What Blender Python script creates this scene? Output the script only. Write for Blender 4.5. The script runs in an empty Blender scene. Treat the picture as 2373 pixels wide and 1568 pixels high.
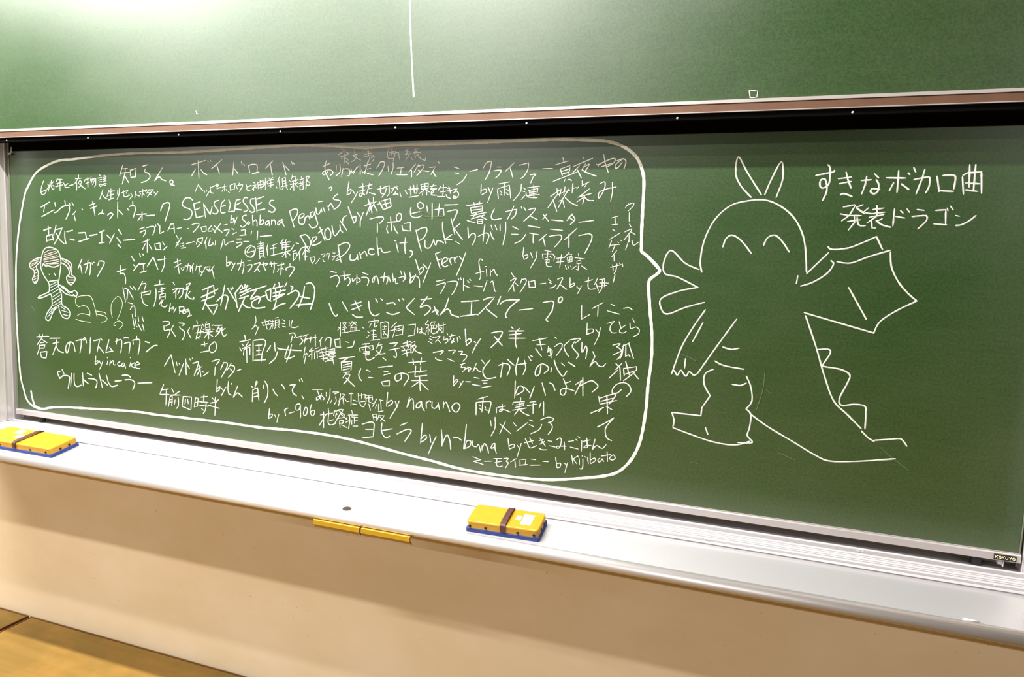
import bpy, bmesh, math, random
from mathutils import Vector, Matrix

S = bpy.context.scene
C = S.collection
random.seed(7)

# ------------------------------------------------------------------ camera
cam_d = bpy.data.cameras.new('camera')
cam = bpy.data.objects.new('camera', cam_d)
C.objects.link(cam)
right = Vector((0.94528824, 0.32391722, 0.0388301))
down = Vector((0.07036992, -0.08622885, -0.99378703))
fwd = Vector((-0.31855646, 0.94214766, -0.10430514))
mw = Matrix((( right.x, -down.x, -fwd.x, 0.0),
             ( right.y, -down.y, -fwd.y, -2.0),
             ( right.z, -down.z, -fwd.z, 1.64),
             (0, 0, 0, 1)))
cam.matrix_world = mw
cam_d.sensor_width = 36.0
cam_d.lens = 1556.5 * 36.0 / 2373.0
cam_d.clip_start = 0.05
S.camera = cam

# ------------------------------------------------------------------ world, lights, exposure
S.view_settings.view_transform = 'Standard'
S.view_settings.look = 'None'
S.view_settings.gamma = 1.0
S.view_settings.use_curve_mapping = False
S.view_settings.exposure = 0.0
w = bpy.data.worlds.new('world'); S.world = w; w.use_nodes = True
bg = w.node_tree.nodes['Background']
bg.inputs[0].default_value = (1.0, 0.93, 0.82, 1); bg.inputs[1].default_value = 0.003

def lamp(name, x0, x1, y, z, power_per_m, width=0.10, col=(1.0, 0.985, 0.95)):
    l = bpy.data.lights.new(name, 'AREA'); l.shape = 'RECTANGLE'
    l.size = abs(x1 - x0); l.size_y = width
    l.energy = power_per_m * abs(x1 - x0); l.color = col
    o = bpy.data.objects.new(name, l); C.objects.link(o)
    o.location = ((x0 + x1) / 2, y, z)
    return o
# three rows of ceiling tubes running parallel to the board, plus an added fill lamp
lamp('tube_row_front', -4.9, -.2, -1.0, 3.55, 86, .06)
lamp('tube_row_middle', -5.8, -.6, -1.90, 4.15, 27, .08)
lamp('tube_fixture_left', -6.1, -4.4, -2.95, 4.15, 86, .12)
lamp('tube_fixture_centre', -2.6, -1.2, -2.95, 4.15, 94, .12)
lamp('tube_row_rear_left', -9.4, -6.4, -7.0, 4.15, 105, .15)
lamp('tube_row_rear', -6.0, -2.6, -7.0, 4.15, 88, .15)
lamp('fill_rear_right', 4.2, 8.2, -7.0, 4.15, 140, .15)  # added fill for the wall, set where its reflection misses the view

# ------------------------------------------------------------------ node helpers
def new_mat(name):
    m = bpy.data.materials.new(name); m.use_nodes = True
    return m, m.node_tree, m.node_tree.nodes['Principled BSDF']
def setv(b, **k):
    names = dict(col='Base Color', rough='Roughness', metal='Metallic', spec='Specular IOR Level',
                 coat='Coat Weight', crough='Coat Roughness')
    for a, v in k.items():
        b.inputs[names[a]].default_value = v if a != 'col' else (*v, 1)
def coords(nt, scale=(1, 1, 1)):
    t = nt.nodes.new('ShaderNodeTexCoord'); mp = nt.nodes.new('ShaderNodeMapping')
    mp.inputs['Scale'].default_value = scale
    nt.links.new(t.outputs['Object'], mp.inputs['Vector'])
    return mp.outputs[0]
def noise(nt, vec, scale, detail=4, rough=.55):
    n = nt.nodes.new('ShaderNodeTexNoise'); n.inputs['Scale'].default_value = scale
    n.inputs['Detail'].default_value = detail; n.inputs['Roughness'].default_value = rough
    nt.links.new(vec, n.inputs['Vector']); return n.outputs['Fac']
def ramp(nt, fac, stops):
    r = nt.nodes.new('ShaderNodeValToRGB')
    while len(r.color_ramp.elements) < len(stops): r.color_ramp.elements.new(.5)
    for e, (p, c) in zip(r.color_ramp.elements, stops):
        e.position = p; e.color = (*c, 1) if len(c) == 3 else c
    nt.links.new(fac, r.inputs[0]); return r.outputs[0]
def mix(nt, fac, a, b, mode='MIX'):
    n = nt.nodes.new('ShaderNodeMix'); n.data_type = 'RGBA'; n.blend_type = mode
    for sock, v in ((n.inputs[0], fac), (n.inputs[6], a), (n.inputs[7], b)):
        if hasattr(v, 'links'): nt.links.new(v, sock)
        elif isinstance(v, (int, float)): sock.default_value = v
        else: sock.default_value = (*v, 1)
    return n.outputs[2]
def mathn(nt, op, a, b=0.0):
    n = nt.nodes.new('ShaderNodeMath'); n.operation = op
    for sock, v in ((n.inputs[0], a), (n.inputs[1], b)):
        if hasattr(v, 'links'): nt.links.new(v, sock)
        else: sock.default_value = v
    return n.outputs[0]
def bump(nt, b, h, strength, dist=.001):
    n = nt.nodes.new('ShaderNodeBump'); n.inputs['Strength'].default_value = strength
    n.inputs['Distance'].default_value = dist
    nt.links.new(h, n.inputs['Height']); nt.links.new(n.outputs[0], b.inputs['Normal'])

# ------------------------------------------------------------------ materials
def plain(name, col, rough=.5, metal=0.0, spec=.5, var=.06, vscale=60):
    m, nt, b = new_mat(name); setv(b, rough=rough, metal=metal, spec=spec)
    v = coords(nt); f = noise(nt, v, vscale)
    c = ramp(nt, f, [(.3, tuple(x * (1 - var) for x in col)), (.7, tuple(min(1, x * (1 + var)) for x in col))])
    nt.links.new(c, b.inputs['Base Color'])
    return m

def board_mat(name, base, dust, rough, lowdust):
    m, nt, b = new_mat(name); setv(b, rough=rough, spec=.5); b.inputs['IOR'].default_value = 1.8
    v = coords(nt)
    g = noise(nt, coords(nt, (1, 1, 1)), 170, 3, .7)
    big = noise(nt, coords(nt, (.8, 1, 1.3)), 2.2, 4, .6)
    streak = noise(nt, coords(nt, (1.0, 1, 14)), 7, 4, .6)
    col = ramp(nt, g, [(.30, tuple(x * .52 for x in base)), (.70, tuple(x * 1.5 for x in base))])
    d = ramp(nt, big, [(.35, (0, 0, 0)), (.75, (1, 1, 1))])
    s = ramp(nt, streak, [(.45, (0, 0, 0)), (.85, (1, 1, 1))])
    col = mix(nt, mathn(nt, 'MULTIPLY', d, .08), col, dust)
    col = mix(nt, mathn(nt, 'MULTIPLY', s, .06), col, dust)
    if lowdust:
        sep = nt.nodes.new('ShaderNodeSeparateXYZ'); nt.links.new(v, sep.inputs[0])
        z = mathn(nt, 'ADD', sep.outputs[2], mathn(nt, 'MULTIPLY', mathn(nt, 'SUBTRACT', big, .5), .10))
        mr = nt.nodes.new('ShaderNodeMapRange'); nt.links.new(z, mr.inputs[0])
        mr.inputs[1].default_value = 0.955; mr.inputs[2].default_value = 1.035
        mr.inputs[3].default_value = .24; mr.inputs[4].default_value = 0.0
        col = mix(nt, mr.outputs[0], col, dust)
    nt.links.new(col, b.inputs['Base Color'])
    r = mathn(nt, 'ADD', mathn(nt, 'MULTIPLY', big, .10), rough - .05)
    nt.links.new(r, b.inputs['Roughness'])
    bump(nt, b, g, .12, .0006)
    return m
M_board = board_mat('green_board_steel', (.0120,.0400,.0054), (.13, .135, .08), .35, True)
M_board_up = board_mat('green_board_steel_upper', (.0120,.0400,.0054), (.13, .135, .08), .35, False)

def alu_mat(name, col=(.55, .53, .54), rough=.34, metal=.6):
    m, nt, b = new_mat(name); setv(b, metal=metal, rough=rough)
    f = noise(nt, coords(nt, (1.2, 60, 60)), 6, 3)
    c = ramp(nt, f, [(.3, tuple(x * .975 for x in col)), (.7, col)])
    nt.links.new(c, b.inputs['Base Color'])
    nt.links.new(mathn(nt, 'ADD', mathn(nt, 'MULTIPLY', f, .04), rough - .02), b.inputs['Roughness'])
    return m
M_alu = alu_mat('anodised_aluminium')
M_trim = alu_mat('rail_aluminium', (.58, .535, .53), .30, .6)
M_lip = alu_mat('lip_aluminium', (.66, .63, .62), .40, .75)
def dusty_alu():
    m, nt, b = new_mat('dusty_aluminium'); setv(b, metal=.2, rough=.55)
    f = noise(nt, coords(nt, (3, 4, 4)), 90, 5, .7)
    c = ramp(nt, f, [(.35, (.24, .225, .23)), (.52, (.29, .272, .28)), (.72, (.37, .35, .355))])
    nt.links.new(c, b.inputs['Base Color'])
    return m
M_dusty = dusty_alu()

def chalk_mat(name, col):
    m, nt, b = new_mat(name); setv(b, rough=.95, spec=.05)
    f = noise(nt, coords(nt), 420, 2, .8)
    c = ramp(nt, f, [(.30, tuple(x * .62 for x in col)), (.48, col), (1, col)])
    nt.links.new(c, b.inputs['Base Color'])
    return m
M_chalk = chalk_mat('white_chalk', (.58, .585, .52))
M_faint = chalk_mat('faint_chalk', (.36, .41, .27))
M_trace = chalk_mat('wiped_chalk', (.085, .12, .055))
M_pink = chalk_mat('pink_chalk', (.50, .37, .34))
M_mint = chalk_mat('pale_blue_chalk', (.40, .50, .45))

def wall_mat():
    m, nt, b = new_mat('cream_painted_wall'); setv(b, rough=.75, spec=.2)
    f = noise(nt, coords(nt, (.7, 1, 1.2)), 3.2, 5, .6)
    col = ramp(nt, f, [(.3, (.61,.475,.30)), (.7, (.67,.54,.38))])
    sp = noise(nt, coords(nt, (1, 1, 1.6)), 60, 2, .5)
    spm = ramp(nt, sp, [(.715, (0, 0, 0)), (.76, (1, 1, 1))])
    col = mix(nt, mathn(nt, 'MULTIPLY', spm, .55), col, (.12, .07, .03))
    nt.links.new(col, b.inputs['Base Color'])
    bump(nt, b, noise(nt, coords(nt), 250, 3), .15, .001)
    return m
M_wall = wall_mat()
M_ceil = plain('white_ceiling_tile', (.3, .29, .27), .9)
def wood_mat(name, a, c2, dark):
    m, nt, b = new_mat(name); setv(b, rough=.55, spec=.3)
    f = noise(nt, coords(nt, (1.0, 9, 9)), 2.2, 6, .65)
    g = noise(nt, coords(nt, (5, 5, 5)), 1.2, 4, .6)
    col = ramp(nt, f, [(.3, a), (.7, c2)])
    col = mix(nt, ramp(nt, g, [(.45, (0, 0, 0)), (.8, (.5, .5, .5))]), col, dark)
    nt.links.new(col, b.inputs['Base Color']); return m
M_wood = wood_mat('varnished_plywood', (.138,.077,.012), (.178,.105,.021), (.30, .15, .03))
M_edge = wood_mat('dark_wood_edging', (.085, .030, .005), (.13, .050, .008), (.06, .018, .004))
M_floor = wood_mat('room_floor', (.30, .18, .08), (.36, .22, .10), (.22, .12, .05))
M_rib = plain('bright_rib_aluminium', (.62, .59, .59), .35, .2, var=.02)
M_rail_reflection = plain('tan_rail_reflection', (.125, .064, .038), .45, .3, var=.08, vscale=30)
M_side = plain('dull_edge_trim', (.10, .12, .07), .5)
M_rubber = plain('black_rubber', (.015, .013, .015), .6)
M_black = plain('black_gasket_and_shade', (.003, .003, .003), .95, spec=0.0)
M_post = alu_mat('post_aluminium', (.66, .63, .61), .34, .5)
M_plate = plain('black_maker_plate', (.012, .010, .008), .4)
M_gold = plain('gold_lettering', (.75, .62, .30), .4, .3)
M_white = plain('white_plastic', (.45, .45, .43), .5)
M_yellow = plain('yellow_vinyl', (.40, .20, .001), .42, var=.05, vscale=40)
M_orange = plain('yellow_painted_steel', (.34, .19, .004), .4, var=.08, vscale=20)
M_strap = plain('dark_brown_webbing', (.055, .012, .010), .6, var=.3, vscale=300)
M_stud = plain('black_metal_stud', (.02, .02, .02), .25, .6)
M_blue = plain('blue_felt', (.020, .036, .17), .9, var=.25, vscale=400)
M_hole = plain('dark_hole', (.02, .012, .01), .8)

# ------------------------------------------------------------------ mesh helpers
def link(name, bm, mat, parent=None, smooth=False):
    me = bpy.data.meshes.new(name); bm.normal_update(); bm.to_mesh(me); bm.free()
    if smooth:
        for p in me.polygons: p.use_smooth = True
    me.materials.append(mat)
    o = bpy.data.objects.new(name, me); C.objects.link(o)
    if parent: o.parent = parent
    return o
def empty(name, loc=(0, 0, 0), rot=(0, 0, 0)):
    o = bpy.data.objects.new(name, None); C.objects.link(o)
    o.location = loc; o.rotation_euler = rot; o.empty_display_size = .1
    return o
def tag(o, label, cat, group=None):
    o['label'] = label; o['category'] = cat
    if group: o['group'] = group
    return o
def structure(o): o['kind'] = 'structure'; return o
def box(bm, x0, x1, y0, y1, z0, z1, bev=0.0, seg=2):
    vs = [bm.verts.new((x, y, z)) for x in (x0, x1) for y in (y0, y1) for z in (z0, z1)]
    a = lambda i, j, k: vs[i * 4 + j * 2 + k]
    fs = [(a(0,0,0),a(0,0,1),a(0,1,1),a(0,1,0)), (a(1,0,0),a(1,1,0),a(1,1,1),a(1,0,1)),
          (a(0,0,0),a(1,0,0),a(1,0,1),a(0,0,1)), (a(0,1,0),a(0,1,1),a(1,1,1),a(1,1,0)),
          (a(0,0,0),a(0,1,0),a(1,1,0),a(1,0,0)), (a(0,0,1),a(1,0,1),a(1,1,1),a(0,1,1))]
    faces = [bm.faces.new(f) for f in fs]
    if bev:
        es = list({e for f in faces for e in f.edges})
        bmesh.ops.bevel(bm, geom=es, offset=bev, segments=seg, affect='EDGES', profile=.5)
    return bm
def extrude_x(bm, prof, x0, x1, closed=True):
    """a (y, z) section run along x, with end caps"""
    a = [bm.verts.new((x0, y, z)) for y, z in prof]
    b = [bm.verts.new((x1, y, z)) for y, z in prof]
    n = len(prof)
    for i in range(n if closed else n - 1):
        j = (i + 1) % n
        bm.faces.new((a[i], a[j], b[j], b[i]))
    if closed:
        bm.faces.new(a[::-1]); bm.faces.new(b)
    bmesh.ops.recalc_face_normals(bm, faces=bm.faces[:])
    return bm
def cyl(bm, c, r, h, axis='Z', seg=20, r2=None):
    rot = {'Z': Matrix.Identity(4), 'Y': Matrix.Rotation(math.pi / 2, 4, 'X'), 'X': Matrix.Rotation(math.pi / 2, 4, 'Y')}[axis]
    bmesh.ops.create_cone(bm, cap_ends=True, segments=seg, radius1=r, radius2=r if r2 is None else r2, depth=h,
                          matrix=Matrix.Translation(c) @ rot)
    return bm
def dome(bm, c, r, axis, flat=.5, seg=12):
    rot = {'-Y': Matrix.Diagonal((1, flat, 1, 1)), 'X': Matrix.Diagonal((flat, 1, 1, 1))}[axis]
    bmesh.ops.create_uvsphere(bm, u_segments=seg, v_segments=8, radius=r, matrix=Matrix.Translation(c) @ rot)
    return bm

def spline(pts, n=6):
    if len(pts) < 3: return pts
    P = [pts[0]] + list(pts) + [pts[-1]]; out = []
    for i in range(1, len(P) - 2):
        p0, p1, p2, p3 = P[i - 1:i + 3]
        for k in range(n):
            t = k / n
            out.append(tuple(.5 * (2 * p1[d] + (p2[d] - p0[d]) * t + (2 * p0[d] - 5 * p1[d] + 4 * p2[d] - p3[d]) * t * t
                                   + (3 * p1[d] - p0[d] - 3 * p2[d] + p3[d]) * t ** 3) for d in (0, 1)))
    out.append(tuple(pts[-1])); return out
def resample(pts, step):
    out = [pts[0]]
    for a, b in zip(pts, pts[1:]):
        L = math.hypot(b[0] - a[0], b[1] - a[1]); n = max(1, int(L / step))
        for k in range(1, n + 1): out.append((a[0] + (b[0] - a[0]) * k / n, a[1] + (b[1] - a[1]) * k / n))
    return out
def chalk_stroke(bm, pts, wid, y=0.0, smooth=True):
    """one chalk line lying on a board whose face is at y: a low ridge with rounded ends"""
    if smooth: pts = spline(pts)
    pts = resample(pts, max(.008, wid * 1.2))
    n = len(pts); rows = []
    for i, p in enumerate(pts):
        a = pts[max(0, i - 1)]; b = pts[min(n - 1, i + 1)]
        tx, tz = b[0] - a[0], b[1] - a[1]; L = math.hypot(tx, tz) or 1e-6
        tx /= L; tz /= L
        h = wid * .5 * random.uniform(.84, 1.12)
        if i in (0, n - 1): h *= .8
        rows.append((p, (tx, tz), h))
    t0 = rows[0][1]; t1 = rows[-1][1]
    full = [((rows[0][0][0] - t0[0] * wid * .38, rows[0][0][1] - t0[1] * wid * .38), t0, wid * .2)] + rows + \
           [((rows[-1][0][0] + t1[0] * wid * .38, rows[-1][0][1] + t1[1] * wid * .38), t1, wid * .2)]
    prev = None
    lift = random.uniform(0, .0003)
    for (x, z), (tx, tz), h in full:
        nx, nz = -tz, tx
        cur = [bm.verts.new((x + nx * h, y - .0003 - lift, z + nz * h)), bm.verts.new((x, y - .0010 - lift, z)),
               bm.verts.new((x - nx * h, y - .0003 - lift, z - nz * h))]
        if prev:
            bm.faces.new((prev[0], prev[1], cur[1], cur[0])); bm.faces.new((prev[1], prev[2], cur[2], cur[1]))
        prev = cur

# ------------------------------------------------------------------ room
o = structure(link('wall_front', box(bmesh.new(), -13.0, 9.0, .05, .20, -.2, 4.2), M_wall))
o = structure(link('floor', box(bmesh.new(), -13.0, 9.0, -9.0, .20, -.30, -.20), M_floor))
o = structure(link('ceiling', box(bmesh.new(), -13.0, 9.0, -9.0, .20, 4.2, 4.3), M_ceil))

# ------------------------------------------------------------------ teaching platform, two modules
def platform(x0, x1, label):
    r = empty('teaching_platform', ((x0 + x1) / 2, -1.3, -.2)); tag(r, label, 'platform', 'platform modules under the board')
    off = Vector(r.location)
    def part(name, bm, m):
        bmesh.ops.translate(bm, verts=bm.verts[:], vec=-off); return link(name, bm, m, r)
    part('deck', box(bmesh.new(), x0 + .007, x1 - .007, -2.6, .031, -.03, 0.0, .002), M_wood)
    for a, b in ((x0, x0 + .006), (x1 - .006, x1)):
        part('side_edging', box(bmesh.new(), a, b, -2.606, .037, -.2, .0015, .001), M_edge)
    for a, b in ((.031, .037), (-2.606, -2.6)):
        part('long_edging', box(bmesh.new(), x0 + .006, x1 - .006, a, b, -.2, .0012), M_edge)
platform(-2.915, 3.0, 'large yellow-brown plywood platform module, right of the seam')
platform(-6.0, -2.932, 'yellow-brown plywood platform module, only its corner showing left of the seam')

# ------------------------------------------------------------------ board posts
def post(x0, x1, side, label):
    r = empty('board_post', ((x0 + x1) / 2, -.03, .913)); tag(r, label, 'post', 'aluminium posts of the board')
    off = Vector(r.location)
    inner = x1 if side < 0 else x0
    bm = bmesh.new()
    lo, hi = min(x0, x1), max(x0, x1)
    box(bm, lo, hi, -.115, .05, .9135, 3.45)
    bmesh.ops.translate(bm, verts=bm.verts[:], vec=-off); link('channel', bm, M_post, r)
    for y0, y1 in ((-.1145, -.100), (-.074, -.066), (-.040, -.034), (-.008, -.002), (.030, .036)):
        bm = bmesh.new()
        a, b = (inner, inner + .003) if side < 0 else (inner - .003, inner)
        box(bm, a, b, y0, y1, .9137, 3.44, .0008, 1)
        bmesh.ops.translate(bm, verts=bm.verts[:], vec=-off); link('guide_rib', bm, M_trim, r)
post(-2.985, -2.912, -1, 'aluminium post with guide ribs at the left end of the green board')
post(.730, .80, 1, 'aluminium post, only a sliver of it, at the right end of the green board')

# ------------------------------------------------------------------ lower chalkboard
XL, XR = -2.897, .7235
lb = empty('chalkboard', ((XL + XR) / 2, 0, .937))
tag(lb, 'wide green chalkboard covered in white Japanese chalk writing and a dragon doodle', 'chalkboard')
LO = Vector(lb.location)
def lpart(name, bm, m, parent=None, smooth=False):
    p = parent or lb
    bmesh.ops.translate(bm, verts=bm.verts[:], vec=-LO)
    return link(name, bm, m, p, smooth)
lpart('writing_surface', box(bmesh.new(), XL + .004, XR - .004, 0.0, .022, .9585, 2.16), M_board)
surf = lb.children[0]
# the surface keeps world-like object coordinates for its texture
surf.data.transform(Matrix.Translation(LO)); surf.location = -LO
bm = extrude_x(bmesh.new(), [(-.0045, .9605), (-.0055, .9620), (0.0, .9622), (.024, .9622), (.024, .937), (-.004, .937), (-.0085, .939), (-.0085, .9575)], XL, XR)
lpart('bottom_rail', bm, M_trim)
lpart('side_trim', box(bmesh.new(), XL, XL + .006, -.003, .024, .9625, 2.16, .001, 1), M_side)
lpart('side_trim', box(bmesh.new(), XR - .0035, XR, -.003, .024, .9625, 2.16, .001, 1), M_side)
for x in (.632, -2.775):
    bm = cyl(bmesh.new(), (x, .0135, .9255), .0135, .0225, 'Z', 40)
    lpart('rubber_foot', bm, M_rubber, smooth=False)['label'] = 'black rubber foot under the board rail'
lpart('top_shade_strip', box(bmesh.new(), XL + .0135, XR - .0105, -.0042, -.0005, 2.0363, 2.158), M_black)['label'] = 'black strip painting the shade along the top of the board'  # black strip stands in for the deep shade under the upper rail
bm = bmesh.new(); box(bm, XL + .008, XL + .031, -.008, -.005, 2.022, 2.028); box(bm, XL + .027, XL + .031, -.008, -.005, 2.022, 2.052)
lpart('corner_catch', bm, M_white)
pl = lpart('maker_plate', box(bmesh.new(), .664, .713, -.0105, -.008, .9415, .9555), M_plate); pl['label'] = 'small black plate with gold lettering'
def letters(txt, x, z, h, y, adv, wid):
    G = {'K': [[(0, 0), (0, 1)], [(.8, 1), (0, .45)], [(.25, .6), (.85, 0)]],
         'O': [[(.45, 1), (.05, .75), (.05, .25), (.45, 0), (.85, .25), (.85, .75), (.45, 1)]],
         'U': [[(0, 1), (0, .25), (.4, 0), (.8, .25), (.8, 1)]],
         'Y': [[(0, 1), (.42, .5), (.84, 1)], [(.42, .5), (.42, 0)]]}
    bm = bmesh.new()
    for ch in txt:
        for s in G[ch]: chalk_stroke(bm, [(x + a * h * .9, z + b * h) for a, b in s], wid, y, False)
        x += adv
    return bm
bm = letters('KOKUYO', .667, .9450, .0068, -.0105, .0075, .0017)
bmesh.ops.translate(bm, verts=bm.verts[:], vec=-LO)
link('lettering', bm, M_gold, pl)
bm = bmesh.new(); box(bm, .676, .686, -.003, .012, .927, .937); box(bm, .6865, .688, -.006, .012, .922, .937)
lpart('slide_stop', bm, M_white)

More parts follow.
